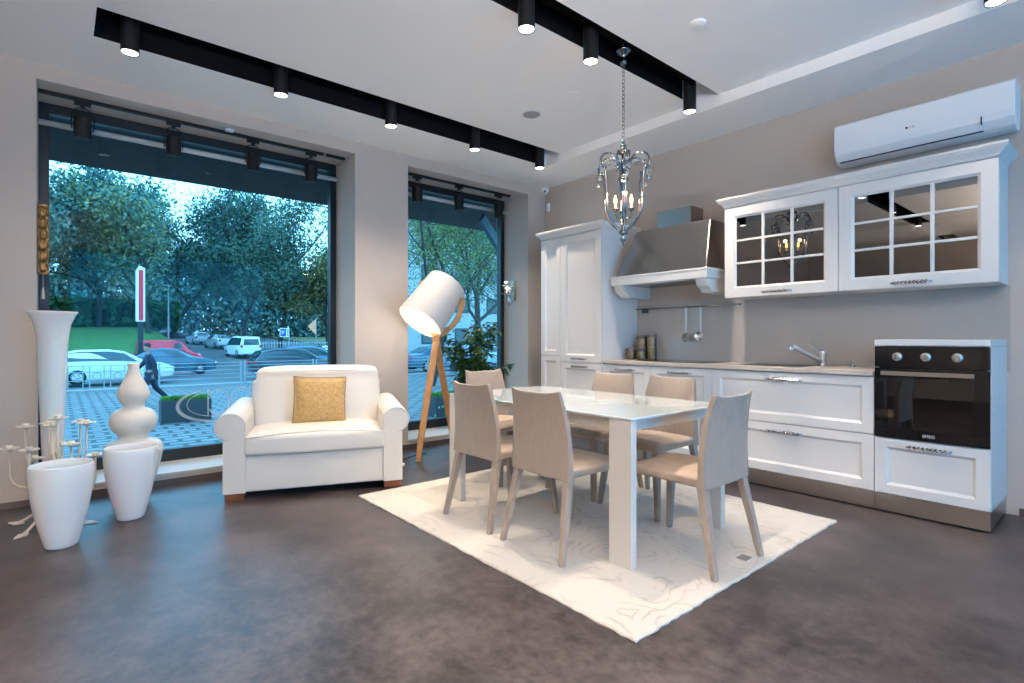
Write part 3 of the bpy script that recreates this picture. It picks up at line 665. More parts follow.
# ================================================================== dining chairs
def make_chair():
    r = empty('dining_chair')
    # backrest: curved slab, bottom z .385, top .855
    prof = [(.405,-.210,.222),(.45,-.208,.222),(.52,-.209,.219),(.60,-.213,.213),(.68,-.222,.205),(.75,-.236,.196),(.80,-.250,.188),(.846,-.268,.181)]
    def cen(v):
        f = v*(len(prof)-1); i = min(int(f), len(prof)-2); g = f-i; return [prof[i][k]*(1-g)+prof[i+1][k]*g for k in range(3)]
    def surf(u, v, off):
        z, y, hw = cen(v); s = 2*u-1
        y2 = y+.022*(s*s)*(.3+.7*v)-.008; z2 = z+.014*v**4*(s*s*s*s)+.006*v**6
        if v > .5: pass
        th = .0125+.006*(1-v)
        return (hw*s, y2+off*th, z2)
    nu, nv = 14, 18; b = MB()
    front = [surf(i/nu, j/nv, 1) for j in range(nv+1) for i in range(nu+1)]; back = [surf(i/nu, j/nv, -1) for j in range(nv+1) for i in range(nu+1)]
    W_ = nu+1; N = len(front); fs = []
    for j in range(nv):
        for i in range(nu):
            a = j*W_+i; fs.append((a,a+1,a+1+W_,a+W_)); fs.append((N+a+W_,N+a+1+W_,N+a+1,N+a))
    for j in range(nv):
        for i in (0, nu): a = j*W_+i; fs.append((a,a+W_,N+a+W_,N+a))
    for i in range(nu):
        for j in (0, nv): a = j*W_+i; fs.append((a,a+1,N+a+1,N+a))
    b.add(front+back, fs); bk = b.build('backrest', m_fabric, r, smooth=True, bevel=.006, seg=3)
    # seams (piping) along the back edges
    for s in (0,1): MB().tube([Vector(surf(s, j/nv, -1))+Vector((0,-.001,0)) for j in range(nv+1)], .0028, 6).build('seam', m_fabric, bk, smooth=True)
    # seat
    def top(u, v):
        s = 2*u-1; w = .212+.012*v-.012*max(0,(v-.85)/.15)**2; x = w*s; y = -.205+.455*v
        z = .468+.010*math.sin(PI*min(1,max(0,v)))*(1-s**4)-.022*max(0,(v-.8)/.2)**2-.012*abs(s)**6
        return (x,y,z)
    def bot(u, v):
        x,y,z = top(u,v); return (x*.97, y*.985, .412)
    nu, nv = 12, 12; W_ = nu+1; A = [top(i/nu,j/nv) for j in range(nv+1) for i in range(nu+1)]; B = [bot(i/nu,j/nv) for j in range(nv+1) for i in range(nu+1)]; N = len(A); fs = []
    for j in range(nv):
        for i in range(nu): a = j*W_+i; fs.append((a,a+1,a+1+W_,a+W_)); fs.append((N+a+W_,N+a+1+W_,N+a+1,N+a))
    for j in range(nv):
        for i in (0,nu): a = j*W_+i; fs.append((a,a+W_,N+a+W_,N+a))
    for i in range(nu):
        for j in (0,nv): a = j*W_+i; fs.append((a,a+1,N+a+1,N+a))
    MB().add(A+B, fs).build('seat', m_seat, r, smooth=True, bevel=.012, seg=3)
    for sx_ in (-1,1):
        for (yt, yb) in ((-.200,-.288),(.215,.262)):
            xt, xb = sx_*.190, sx_*.232; a, c = .023, .0150
            MB().hexa([(xb-c,yb-c,0),(xb+c,yb-c,0),(xb+c,yb+c,0),(xb-c,yb+c,0)], [(xt-a,yt-a,.425),(xt+a,yt-a,.425),(xt+a,yt+a,.425),(xt-a,yt+a,.425)]).build('leg', m_fabric, r, bevel=.006, seg=3)
    return r
ch = make_chair(); GC = 'beige dining chairs around the table'
ch.location = (2.25,-2.54,RZ); tag(ch, 'beige dining chair on the near long side of the table, the left one', 'chair', GC)
for (x, y, a, l) in ((2.835,-2.54,0,'beige dining chair on the near long side, right in front of the table leg'),
                     (3.352,-2.165,PI/2,'beige dining chair at the near right end of the table, back to the oven side'),
                     (2.235,-1.64,PI,'beige dining chair on the kitchen side of the table, farther from the oven'),
                     (2.755,-1.64,PI,'beige dining chair on the kitchen side of the table, nearer to the oven'),
                     (1.50,-1.93,-PI/2,'beige dining chair at the far end of the table, near the floor lamp')):
    copy_tree(ch, (x,y,RZ), a, l)

# ================================================================== armchair (snuggler sofa)
def sofa():
    n_ = Vector((.934,-.358,0)); wv = Vector((.358,.934,0)); mid = Vector((1.015,-3.29,0))
    r = empty('loveseat', mid, math.atan2(wv.y, wv.x)); tag(r, 'wide white leather armchair with rolled arms in front of the large window', 'armchair')
    # local: x right along width, y to the back
    D = .86
    def rb(b, name, bev, par=r, sub=0, m=m_leather, seg=5): return b.build(name, m, par, smooth=True, bevel=bev, seg=seg, sub=sub)
    rb(MB().box(-.485,.485,.02,D-.06,.055,.315), 'base', .015)
    # seat cushion with crowned top
    def cush(u, v, w):
        x = -.488+.976*u; y = -.012+.62*v; e = (1-(2*u-1)**6)*(1-(2*v-1)**6)
        z = .315 if w == 0 else .455+.035*math.sin(PI*u)**.5*e-.01*(1-e)
        return (x,y-(.012*math.sin(PI*u) if v == 0 else 0),z)
    nu = nv = 14; b = MB(); A = [cush(i/nu,j/nv,1) for j in range(nv+1) for i in range(nu+1)]; B = [cush(i/nu,j/nv,0) for j in range(nv+1) for i in range(nu+1)]; W_ = nu+1; N = len(A); fs = []
    def closed(A, B):
        fs = []
        for j in range(nv):
            for i in range(nu): a = j*W_+i; fs.append((a,a+1,a+1+W_,a+W_)); fs.append((N+a+W_,N+a+1+W_,N+a+1,N+a))
        for j in range(nv):
            for i in (0,nu): a = j*W_+i; fs.append((a,a+W_,N+a+W_,N+a))
        for i in range(nu):
            for j in (0,nv): a = j*W_+i; fs.append((a,a+1,N+a+1,N+a))
        return MB().add(A+B, fs)
    sc = closed(A,B).build('seat_cushion', m_leather, r, smooth=True, bevel=.022, seg=4)
    MB().tube([(-.48,-.014,.442),(-.2,-.024,.468),(0,-.028,.474),(.2,-.024,.468),(.48,-.014,.442)], .005, 6).build('piping', m_leather, sc, smooth=True)
    # back: leaning slab, full cushion
    def backf(u, v, w):
        s = 2*u-1; hw = .500-.022*v**3; x = hw*s+.01; z = .30+.615*v-.02*abs(s)**5*v; lean = .14*v
        puff = .055*math.sin(PI*min(1,v*1.0))**.6*(1-s**6)
        return (x, (.47+lean-puff) if w == 1 else (.73+.10*v+.01), z)
    A = [backf(i/nu,j/nv,1) for j in range(nv+1) for i in range(nu+1)]; B = [backf(i/nu,j/nv,0) for j in range(nv+1) for i in range(nu+1)]
    bc = closed(A,B).build('back_cushion', m_leather, r, smooth=True, bevel=.034, seg=5)
    MB().tube([(-.48,.63,.865),(-.46,.578,.868),(-.25,.566,.876),(.0,.563,.878),(.25,.566,.876),(.46,.578,.868),(.48,.63,.865)], .004, 6).build('piping', m_leather, bc, smooth=True)
    rb(MB().hexa([(-.53,.70,.055),(.53,.70,.055),(.53,D-.05,.055),(-.53,D-.05,.055)],[(-.52,.76,.80),(.52,.76,.80),(.52,D,.80),(-.52,D,.80)]), 'back_panel', .03)
    # rolled arms: profile extruded along depth
    for s in (-1,1):
        pr = [(.475,.055),(.475,.48),(.478,.54)]
        c = (.572,.525)
        for i in range(0,19):
            a = math.radians(165-i*13.5); pr.append((c[0]+.102*math.cos(a), c[1]+.098*math.sin(a)))
        pr += [(.618,.43),(.620,.055)]
        pr = [(s*x, z) for x, z in pr]
        A_ = MB().extrude(pr, 'y', .0, D-.04)
        am = A_.build('arm', m_leather, r, smooth=True, bevel=.014, seg=4)
        d = am.modifiers['bevel']; d.angle_limit = math.radians(50)
        # raise towards the back a little
        for v_ in am.data.vertices:
            if v_.co.z > .4 and v_.co.y > .4: v_.co.z += .03
        MB().tube([(s*(c[0]+.097*math.cos(math.radians(a))), -.003, c[1]+.093*math.sin(math.radians(a))) for a in range(200,-60,-12)], .004, 6).build('piping', m_leather, am, smooth=True)
    for sx_ in (-1,1):
        for y0_ in (.02, D-.16):
            xa, xb = sorted((sx_*.610, sx_*.485)); MB().box(xa,xb,y0_,y0_+.09,0,.056).build('foot', m_wood_red, r, bevel=.004)
    return r
so = sofa()
# cushion
def pillow(name, w, h, t, m, parent=None):
    n = 22; b = MB()
    def P(u, v, s):
        a, c = 2*u-1, 2*v-1; e = max(0,(1-a*a)*(1-c*c)); k = 1-.055*(1-abs(a)**2)*abs(c)**3*0
        x = a*w/2*(1-.05*(1-c*c)*1); z = c*h/2*(1-.05*(1-a*a))
        return (x, s*t/2*e**.42, z+h/2)
    A = [P(i/n,j/n,1) for j in range(n+1) for i in range(n+1)]; B = [P(i/n,j/n,-1) for j in range(n+1) for i in range(n+1)]; W_ = n+1; N = len(A); fs = []
    for j in range(n):
        for i in range(n): a = j*W_+i; fs.append((a,a+W_,a+1+W_,a+1)); fs.append((N+a,N+a+1,N+a+1+W_,N+a+W_))
    b.add(A+B, fs); o = b.build(name, m, parent, smooth=True, weld=True)
    return o, P, n
pil, P_, n_ = pillow('throw_pillow', .40, .385, .15, m_gold)
tag(pil, 'square gold embroidered throw pillow leaning on the white armchair back', 'pillow')
b = MB(); loop = [P_(i/n_,0,0) for i in range(n_)]+[P_(1,i/n_,0) for i in range(n_)]+[P_(1-i/n_,1,0) for i in range(n_)]+[P_(0,1-i/n_,0) for i in range(n_+1)]
b.tube(loop, .006, 6, cap=False).build('piping', mat('gold_cord',(.34,.18,.05),.6), pil, smooth=True)
pil.location = so.location+Vector((0,0,.478))+(Matrix.Rotation(so.rotation_euler.z,3,'Z') @ Vector((.012,.325,-.012)))
pil.rotation_euler = (math.radians(-17), math.radians(2), so.rotation_euler.z+.05)

# ================================================================== tripod floor lamp
def lamp():
    base = Vector((.47,-1.93,0)); r = empty('tripod_floor_lamp', base); tag(r, 'oak tripod floor lamp with a large tilted white drum shade', 'floor lamp')
    R_ = Vector((math.sin(AL), math.cos(AL), 0)); F_ = Vector((-math.cos(AL), math.sin(AL), 0)); U_ = Vector((0,0,1))
    apex = Vector((.03,-.01,1.17))
    ax = (R_*-.243-U_*.398-F_*.24).normalized()      # towards the open end
    C0 = Vector((0,0,0))+R_*-.02+Vector((0,0,1.49))   # shade centre (relative to base)
    h = .245
    def ringM(c, z): return c
    side = ax.cross(U_).normalized()                 # pivot axis, horizontal
    if side.dot(R_) < 0: side = -side
    u2 = ax.cross(side).normalized()
    rot = Matrix((side, u2, -ax)).transposed().to_4x4()
    MB().lathe([(.231,-h),(.205,h)],56,cap=False).lathe([(.228,-h),(.202,h)],56,cap=False).lathe([(.228,-h),(.231,-h)],56,cap=False).lathe([(.202,h),(.205,h)],56,cap=False)\
        .lathe([(.002,h-.012),(.2025,h-.010),(.2025,h-.006),(.002,h-.006)],56,cap=False).xf(Matrix.Translation(C0) @ rot).build('lamp_shade', m_shade, r, smooth=False)
    for e in [bpy.data.objects['lamp_shade']]:
        for p in e.data.polygons: p.use_smooth = True
        e.modifiers.new('es','EDGE_SPLIT').split_angle = math.radians(40)
    MB().lathe([(.002,-h+.020),(.226,-h+.020)],48,cap=False).xf(Matrix.Translation(C0) @ rot).build('diffuser', m_shade_in, r)
    l = bpy.data.lights.new('lamp_bulb','POINT'); l.energy = 4; l.color = (1,.85,.66); l.shadow_soft_size = .08
    lo = bpy.data.objects.new('lamp_bulb', l); COL.objects.link(lo); lo.parent = r; lo.location = C0+ax*(h+.03)
    # fork: two arms that start at the pivots on the shade's sides and join at the leg apex
    def bar(b, pts, w, t, wdir):
        pts = [Vector(p) for p in pts]; vs = []; N = len(pts)
        for i, p in enumerate(pts):
            d = (pts[min(i+1,N-1)]-pts[max(i-1,0)]).normalized(); a = (wdir-d*wdir.dot(d)).normalized(); c = d.cross(a)
            ww = w[i] if isinstance(w, list) else w
            vs += [p+a*ww+c*t, p+a*ww-c*t, p-a*ww-c*t, p-a*ww+c*t]
        fs = [(4*i+k, 4*i+(k+1)%4, 4*i+4+(k+1)%4, 4*i+4+k) for i in range(N-1) for k in range(4)]+[(0,1,2,3),(4*N-1,4*N-2,4*N-3,4*N-4)]
        b.add(vs, fs)
    r1 = (R_-ax*R_.dot(ax)).normalized()
    for s in (1,-1):
        P0 = C0+r1*s*.236-ax*.15+U_*.03; b = MB()
        if s < 0: P0 += F_*.03
        bar(b, bez(P0, P0-U_*.22, apex+r1*s*.16+U_*.14+F_*(.12 if s < 0 else 0), apex-U_*.02, 16), .026, .012, R_)
        arm = b.build('fork_arm', m_oak, r, bevel=.004)
        MB().tube([C0+r1*s*.205-ax*.15, C0+r1*s*.252-ax*.15], .012, 12).build('pivot', m_oak, arm)
    feet = [Vector((.59,-2.197,0))-base, Vector((.365,-1.64,0))-base, Vector((.14,-1.93,0))-base]
    for k, f in enumerate(feet):
        b = MB(); bar(b, [f+Vector((0,0,.0)), f.lerp(apex,.5)+Vector((0,0,0)), apex+Vector((f.x,f.y,0))*-.05], [.022,.030,.034], .013, R_)
        lg = b.build('leg', m_oak, r, bevel=.004)
    b = MB(); bar(b, [feet[0].lerp(apex,.80), feet[1].lerp(apex,.80)], .016, .01, U_); b.build('brace', m_oak, r, bevel=.003)
lamp()
# lamp cord and plug on the floor
r = empty('lamp_cord', (.45,-2.35,0)); tag(r, 'thin cable with white switch lying on the floor between armchair and lamp', 'cable')
MB().tube([(-.05,.15,.006),(.02,.05,.006),(.10,-.03,.006),(.16,-.04,.006)], .003, 6).tube([(-.05,.15,.006),(-.10,.25,.006),(-.12,.4,.006)], .003, 6).build('cord', m_black, r, smooth=True)
MB().box(.13,.21,-.065,-.02,.001,.03).build('switch', m_whiteg, r, bevel=.008)

# ================================================================== vases, pots, candelabra
def pot(loc, label, sc=1.0):
    r = empty('tall_pot', loc); tag(r, label, 'pot', 'white tapered floor pots')
    pr = [(.085,.0),(.092,.004),(.098,.02),(.125,.11),(.150,.20),(.170,.30),(.181,.39),(.184,.44),(.181,.475),(.178,.482),(.174,.480),(.177,.44),(.172,.38),(.158,.27),(.13,.15),(.095,.05),(.01,.04)]
    pr = [(a*.79, z*.945) for a, z in pr]
    MB().lathe([(a*sc, z*sc) for a, z in pr], 56, cap=False).lathe([(.001,.0),(.0671*sc,.0)],56,cap=False).build('vessel', m_porc, r, smooth=True, weld=True)
    MB().lathe([(.06*sc,0),(.06*sc,.0008)], 40).build('foot_ring', m_plast, r)
    return r
pot((1.06,-4.725,0), 'white tapered pot at the far left, in front of the candelabra')
pot((.745,-4.385,0), 'white tapered pot standing in front of the gourd-shaped vase')
g = MB().lathe([(.09,0),(.10,.006),(.115,.05),(.15,.15),(.185,.26),(.203,.34),(.205,.375),(.19,.41),(.155,.432),(.112,.440),(.104,.448),(.106,.47),(.125,.49),(.152,.515),(.163,.55),(.163,.585),(.150,.62),(.120,.645),(.082,.658),(.074,.668),(.076,.69),(.095,.71),(.110,.735),(.112,.765),(.100,.80),(.078,.84),(.055,.88),(.042,.915),(.038,.945),(.044,.970),(.040,.972),(.032,.95),(.034,.90)],56,cap=False)
g.v = [(x*.86, y*.86, z) for x,y,z in g.v]
tag(g.build('gourd_vase', m_ceramic, smooth=True, loc=(.335,-4.335,0)), 'ivory ceramic vase with three stacked gourd bulges', 'vase')
g = MB().lathe([(.10,0),(.11,.01),(.075,.04),(.058,.10),(.062,.25),(.072,.45),(.083,.70),(.092,.90),(.098,1.05),(.104,1.15),(.120,1.24),(.150,1.30),(.166,1.318),(.166,1.325),(.160,1.324),(.14,1.30),(.112,1.24),(.095,1.15),(.088,1.0),(.08,.7)],56,cap=False)
g.v = [(x*.80, y*.80, z) for x,y,z in g.v]
tag(g.build('trumpet_vase', m_porc, smooth=True, loc=(.27,-4.768,0)), 'very tall white trumpet vase with flared rim behind the pots', 'vase')
def candelabra():
    r = empty('candelabra', (.565,-4.765,0)); tag(r, 'cream metal floor candelabra with many curved arms and dish holders', 'candelabra')
    MB().tube([(0,0,.03),(0,0,.60)], .012, 10).build('stem', m_metalwhite, r, smooth=True)
    for k in range(4):
        a = k*PI/2+.9; c_, s_ = math.cos(a), math.sin(a)
        b = MB().tube(bez((0,0,.10),(.08*c_,.08*s_,.10),(.14*c_,.14*s_,.03),(.20*c_,.20*s_,.012),8), .008, 8)
        q = Vector((c_,s_,0)); n__ = Vector((-s_,c_,0))
        tip = [q*.17+n__*.0, q*.21+n__*.028, q*.27, q*.21-n__*.028]
        b.hexa([Vector((t_.x,t_.y,.001)) for t_ in tip],[Vector((t_.x,t_.y,.010)) for t_ in tip])
        b.build('foot', m_metalwhite, r)
    def holder(b, x, y, z):
        b.lathe([(.004,z-.012),(.012,z-.006),(.048,z+.004),(.050,z+.009),(.046,z+.008),(.018,z+.002)],20,c=(x,y,0),cap=False)
        b.lathe([(.014,z+.002),(.017,z+.006),(.017,z+.024),(.014,z+.024),(.013,z+.008)],14,c=(x,y,0))
    R_ = Vector((math.sin(AL), math.cos(AL), 0)); F_ = Vector((-math.cos(AL), math.sin(AL), 0))
    # (radius right, depth, top z, root z)
    hs = [(-.195,.03,.590,.42),(-.110,.10,.600,.43),(.0,.0,.605,.60),(.09,.10,.610,.44),(.10,-.08,.660,.44),(.185,.03,.615,.45),(-.195,-.08,.475,.32),(.188,-.09,.505,.33),(-.20,.10,.375,.22),(.17,.12,.395,.24),(-.02,-.14,.480,.36),(-.045,.12,.465,.33)]
    for (a, d, z, z0) in hs:
        p = R_*a+F_*d; b = MB()
        if abs(a)+abs(d) < .01: b.tube([(0,0,z0-.01),(0,0,z)], .01, 8)
        else:
            b.tube(bez((0,0,z0+.02),(p.x*.3,p.y*.3,z0-.11),(p.x,p.y,z0-.12),(p.x,p.y,z0+.02),14)+[Vector((p.x,p.y,z))], .0065, 8)
        holder(b, p.x, p.y, z)
        b.build('arm', m_metalwhite, r, smooth=True)
candelabra()
# carved ornament hanging on the left reveal
r = empty('hanging_ornament', (-.13,-4.822,1.60), -PI/2); r.scale = (.58,1,1); tag(r, 'narrow carved bronze ornament with a tassel hanging on the left edge of the large window', 'ornament')
b = MB(); b.box(-.055,-.047,0,.03,0,.50).box(.047,.055,0,.03,0,.50).box(-.055,.055,0,.03,.0,.018).box(-.055,.055,0,.03,.482,.50).box(-.047,.047,0,.006,.018,.482)
b.build('frame', m_bronze, r, bevel=.002)
b = MB()
for i in range(6): b.tube([(.034*math.cos(2*PI*k/14), .020, .06+.077*i+.034*math.sin(2*PI*k/14)) for k in range(15)], .009, 7, cap=False)
b.build('ring', mat('old_gold',(.28,.17,.06),.35,.9), r, smooth=True)
MB().tube([(0,.012,0),(0,.012,-.09)], .003, 6).lathe([(.004,-.09),(.010,-.10),(.018,-.17),(.016,-.172)],12,c=(0,.012,0)).build('tassel', mat('pale_tassel',(.55,.50,.42),.7), r)
# glass wall sconce on the right reveal of the narrow window
r = empty('wall_sconce', (-.28,-.294,1.57)); tag(r, 'crystal wall sconce on the reveal right of the narrow window', 'sconce')
MB().box(-.03,.05,-.02,0,.06,.31).build('back_plate', mat('dull_brass',(.35,.30,.22),.35,.8), r, bevel=.004)
b = MB(); rnd = random.Random(5)
for i in range(26):
    a = rnd.uniform(0,2*PI); rr = rnd.uniform(.02,.085); x = rr*math.cos(a)-.03; z = .20+rr*1.1*math.sin(a); y = -.05-rnd.random()*.08; s = .018
    b.add([(x-s,y,z),(x+s,y,z),(x,y-s,z),(x,y+s,z),(x,y,z+s),(x,y,z-s)], [(0,2,4),(2,1,4),(1,3,4),(3,0,4),(2,0,5),(1,2,5),(3,1,5),(0,3,5)])
b.build('crystal_cluster', mat('cut_glass',(.40,.48,.52),.1,.5), r)
MB().lathe([(.006,0),(.020,.02),(.024,.06),(.016,.10),(.008,.12)],14,c=(.0,-.06,.0)).build('drop', m_chrome, r, smooth=True)

# ================================================================== potted plant by the narrow window
def leafy_plant():
    r = empty('potted_plant', (-.14,-.98,SZ)); tag(r, 'green leafy potted plant standing on the sill of the narrow window', 'plant')
    MB().lathe([(.09,0),(.10,.01),(.125,.20),(.13,.22),(.118,.22),(.11,.19)],28,cap=False).lathe([(.001,.0),(.09,0)],28,cap=False).build('pot', mat('grey_pot',(.25,.24,.23),.5), r, smooth=True)
    MB().lathe([(.001,.19),(.112,.192)],24,cap=False).build('soil', mat('soil',(.03,.02,.015),.9), r)
    rnd = random.Random(11); st = MB(); lv = []; lf = []
    for k in range(30):
        a = rnd.uniform(0,2*PI); hh = rnd.uniform(.55,1.28); sp = rnd.uniform(.10,.46)
        tip = Vector((max(-.22,min(.3,sp*math.cos(a)*.6)), sp*math.sin(a), hh)); p = bez((.05*math.cos(a),.05*math.sin(a),.18),(.06*math.cos(a),.06*math.sin(a),hh*.5),(tip.x*.6,tip.y*.6,hh*.85),tip,10)
        st.tube(p, [.006-.0004*i for i in range(11)], 5)
        for i in range(3,11):
            for q in range(9):
                base = p[i]; an = rnd.uniform(0,2*PI); L = rnd.uniform(.08,.15); w = L*.14; el = rnd.uniform(-.8,.4)
                d = Vector((math.cos(an)*math.cos(el), math.sin(an)*math.cos(el), math.sin(el))); sd = d.cross(Vector((0,0,1))).normalized()
                if base.x+d.x*L < -.30: d.x = -d.x
                m_ = base+d*L*.5+Vector((0,0,.006)); t_ = base+d*L+Vector((0,0,-.02)); k0 = len(lv)
                lv += [base, m_+sd*w, t_, m_-sd*w]; lf.append((k0,k0+1,k0+2,k0+3))
    st.build('stem', mat('green_stem',(.08,.12,.03),.6), r, smooth=True)
    MB().add(lv, lf).build('foliage', m_leaf, r, fix=False)
leafy_plant()

exec_outdoor = True
# ================================================================== outdoors
GZ = -.77
def smooth(a, b, x): t = max(0, min(1, (x-a)/(b-a))); return t*t*(3-2*t)
def road_z(x, y): return GZ+max(0, (-42-x))*.042
def bank_z(x, y):
    w = 1-smooth(-1, 4.5, y-(-37-x)*.10); return max(0, min(2.2, (-37-x)*.12))*w
m_pave = bpy.data.materials.new('concrete_paving'); m_pave.use_nodes = True
def brickify(m, c1, c2, cm, sc, bw, rh, rough=.6):
    n = m.node_tree; b_ = n.nodes['Principled BSDF']; t = n.nodes.new('ShaderNodeTexCoord'); br = n.nodes.new('ShaderNodeTexBrick')
    mp = n.nodes.new('ShaderNodeMapping'); mp.inputs['Rotation'].default_value = (0,0,PI/2)
    n.links.new(t.outputs['Object'], mp.inputs[0]); n.links.new(mp.outputs[0], br.inputs['Vector'])
    br.inputs['Color1'].default_value = (*c1,1); br.inputs['Color2'].default_value = (*c2,1); br.inputs['Mortar'].default_value = (*cm,1)
    br.inputs['Scale'].default_value = sc; br.inputs['Mortar Size'].default_value = .045; br.inputs['Brick Width'].default_value = bw; br.inputs['Row Height'].default_value = rh
    n.links.new(br.outputs[0], b_.inputs['Base Color']); b_.inputs['Roughness'].default_value = rough
brickify(m_pave, (.22,.22,.22), (.16,.16,.16), (.03,.03,.03), 1, .50, .30)
m_road = mat('wet_asphalt', (.075,.075,.08), .45, noise=(.6,(.11,.11,.115),5,.35,.65))
m_grass = mat('grass', (.03,.12,.02), .9, noise=(1.5,(.07,.18,.03),6,.35,.7))
m_ground = mat('leaf_strewn_ground', (.12,.13,.06), .9, noise=(.8,(.20,.17,.08),6,.35,.7))
struct(MB().box(-19.6,-.62,-16,14,GZ-.2,GZ).build('pavement', m_pave))
def terrain(x0,x1,y0,y1,nx,ny,fz): return MB().grid(lambda u,v: (x0+(x1-x0)*u, y0+(y1-y0)*v, fz(x0+(x1-x0)*u, y0+(y1-y0)*v)), nx, ny)
struct(terrain(-130,-19.6,-60,90,60,60,lambda x,y: road_z(x,y)-.06).build('road', m_road, smooth=True))
struct(MB().box(-19.9,-19.6,-16,14,GZ-.1,GZ+.04).build('kerb', mat('kerb_stone',(.4,.4,.4),.7)))
o = terrain(-76,-37,-45,3.5,50,40,lambda x,y: road_z(x,y)-.08+bank_z(x,y)*1.0+(.06 if y < 2-(-37-x)*-.08 else -.1)); struct(o.build('grass_bank', m_grass, smooth=True))
struct(terrain(-130,-46,22,90,20,20,lambda x,y: road_z(x,y)+.08).build('park_ground', m_ground, smooth=True))
# building canopy over the windows
tag(MB().box(-2.22,-.62,-7.5,1.5,2.95,3.5).build('shop_canopy', mat('dark_canopy',(.030,.018,.016),.85)), 'dark grey canopy soffit outside above the shop windows', 'canopy')
def pipe(y0,y1,label):
    o = MB().tube([(0,-(y1-y0)/2,0),(0,(y1-y0)/2,0)], .022, 12).build('blind_tube', mat('grey_tube',(.50,.52,.52),.5), loc=(-.42,(y0+y1)/2,2.775), smooth=True)
    return tag(o, label, 'tube')
pipe(W1[0]+.001, W1[1]-.001, 'pale grey horizontal tube across the top of the large window'); pipe(W2[0]+.001, W2[1]-.001, 'pale grey horizontal tube across the top of the narrow window')
r = empty('canopy_strut', (-1.3, .35, 2.95)); tag(r, 'blue-grey steel strut bracing the canopy outside the narrow window', 'strut')
MB().hexa([(-.04,-.05,-.52),(.04,-.05,-.52),(.04,.03,-.46),(-.04,.03,-.46)],[(-.04,-.42,-.10),(.04,-.42,-.10),(.04,-.34,0),(-.04,-.34,0)]).build('brace', mat('blue_steel',(.05,.08,.10),.5), r)
MB().box(-.06,.06,-.03,.09,-3.72,0).build('post', mat('dark_steel',(.03,.04,.05),.5), r)
# railing between pavement and street
m_rail = mat('galvanised_rail', (.28,.32,.34), .5)
def railing(y, label, deco):
    r = empty('street_railing', (-19.3, y, GZ)); tag(r, label, 'railing', 'railing panels along the kerb'); L = 2.9
    for s in (-1,1): MB().box(-.04,.04,s*L/2-.05*(s>0)-.0,s*L/2+.05*(s<0),0,.98).build('post', m_rail, r)
    b = MB()
    for z in (.92,.12)+((.78,.62,.46,.30) if not deco else (.70,.40)): b.box(-.014,.014,-L/2+.05,L/2-.05,z-.013,z+.013)
    b.build('rail', m_rail, r)
    if deco:
        b = MB()
        for q in (-.9,-.3,.3,.9):
            b.box(-.01,.01,q-.22,q-.19,.12,.92).box(-.01,.01,q+.19,q+.22,.12,.92); b.tube([(0,q+.12*math.cos(2*PI*k/12),.55+.12*math.sin(2*PI*k/12)) for k in range(13)], .015, 5, cap=False)
        b.build('infill', m_rail, r)
for i, y in enumerate((-6.4,-3.4,-.4,2.6,5.6,8.6,11.6)):
    railing(y, ['grey street railing panel behind the trumpet vase','grey street railing panel in front of the white hatchback','grey street railing panel in front of the blue sedan',
                'grey street railing panel right behind the left sofa arm','grey street railing panel behind the white armchair back','grey street railing panel left of the tripod lamp','grey street railing panel behind the leafy plant'][i], i in (0,1))
# hedge planter on the pavement
def planter(x, y, L, label, rz=0):
    r = empty('hedge_planter', (x, y, GZ), rz); tag(r, label, 'planter', 'dark planters on the pavement')
    MB().box(-.2,.2,-L/2,L/2,0,.50).build('box', mat('dark_planter',(.035,.04,.045),.6), r, bevel=.01)
    rnd = random.Random(2); lv = []; lf = []
    for i in range(2600):
        p = Vector((rnd.uniform(-.19,.19), rnd.uniform(-L/2+.02,L/2-.02), .50+rnd.random()**2*.0+rnd.uniform(0,.09))); d = Vector((rnd.gauss(0,1),rnd.gauss(0,1),rnd.gauss(0,.6))).normalized()*.02; e = Vector((rnd.gauss(0,1),rnd.gauss(0,1),rnd.gauss(0,1))).normalized()*.013
        k0 = len(lv); lv += [p-d, p+e, p+d, p-e]; lf.append((k0,k0+1,k0+2,k0+3))
    MB().add(lv, lf).build('hedge', mat('hedge_green',(.09,.22,.03),.8), r, fix=False)
planter(-9.4,-2.5,1.0,'dark planter with clipped green hedge on the pavement behind the gourd vase')
planter(-6.2,2.55,.8,'dark planter box outside the narrow window, left of the lamp')

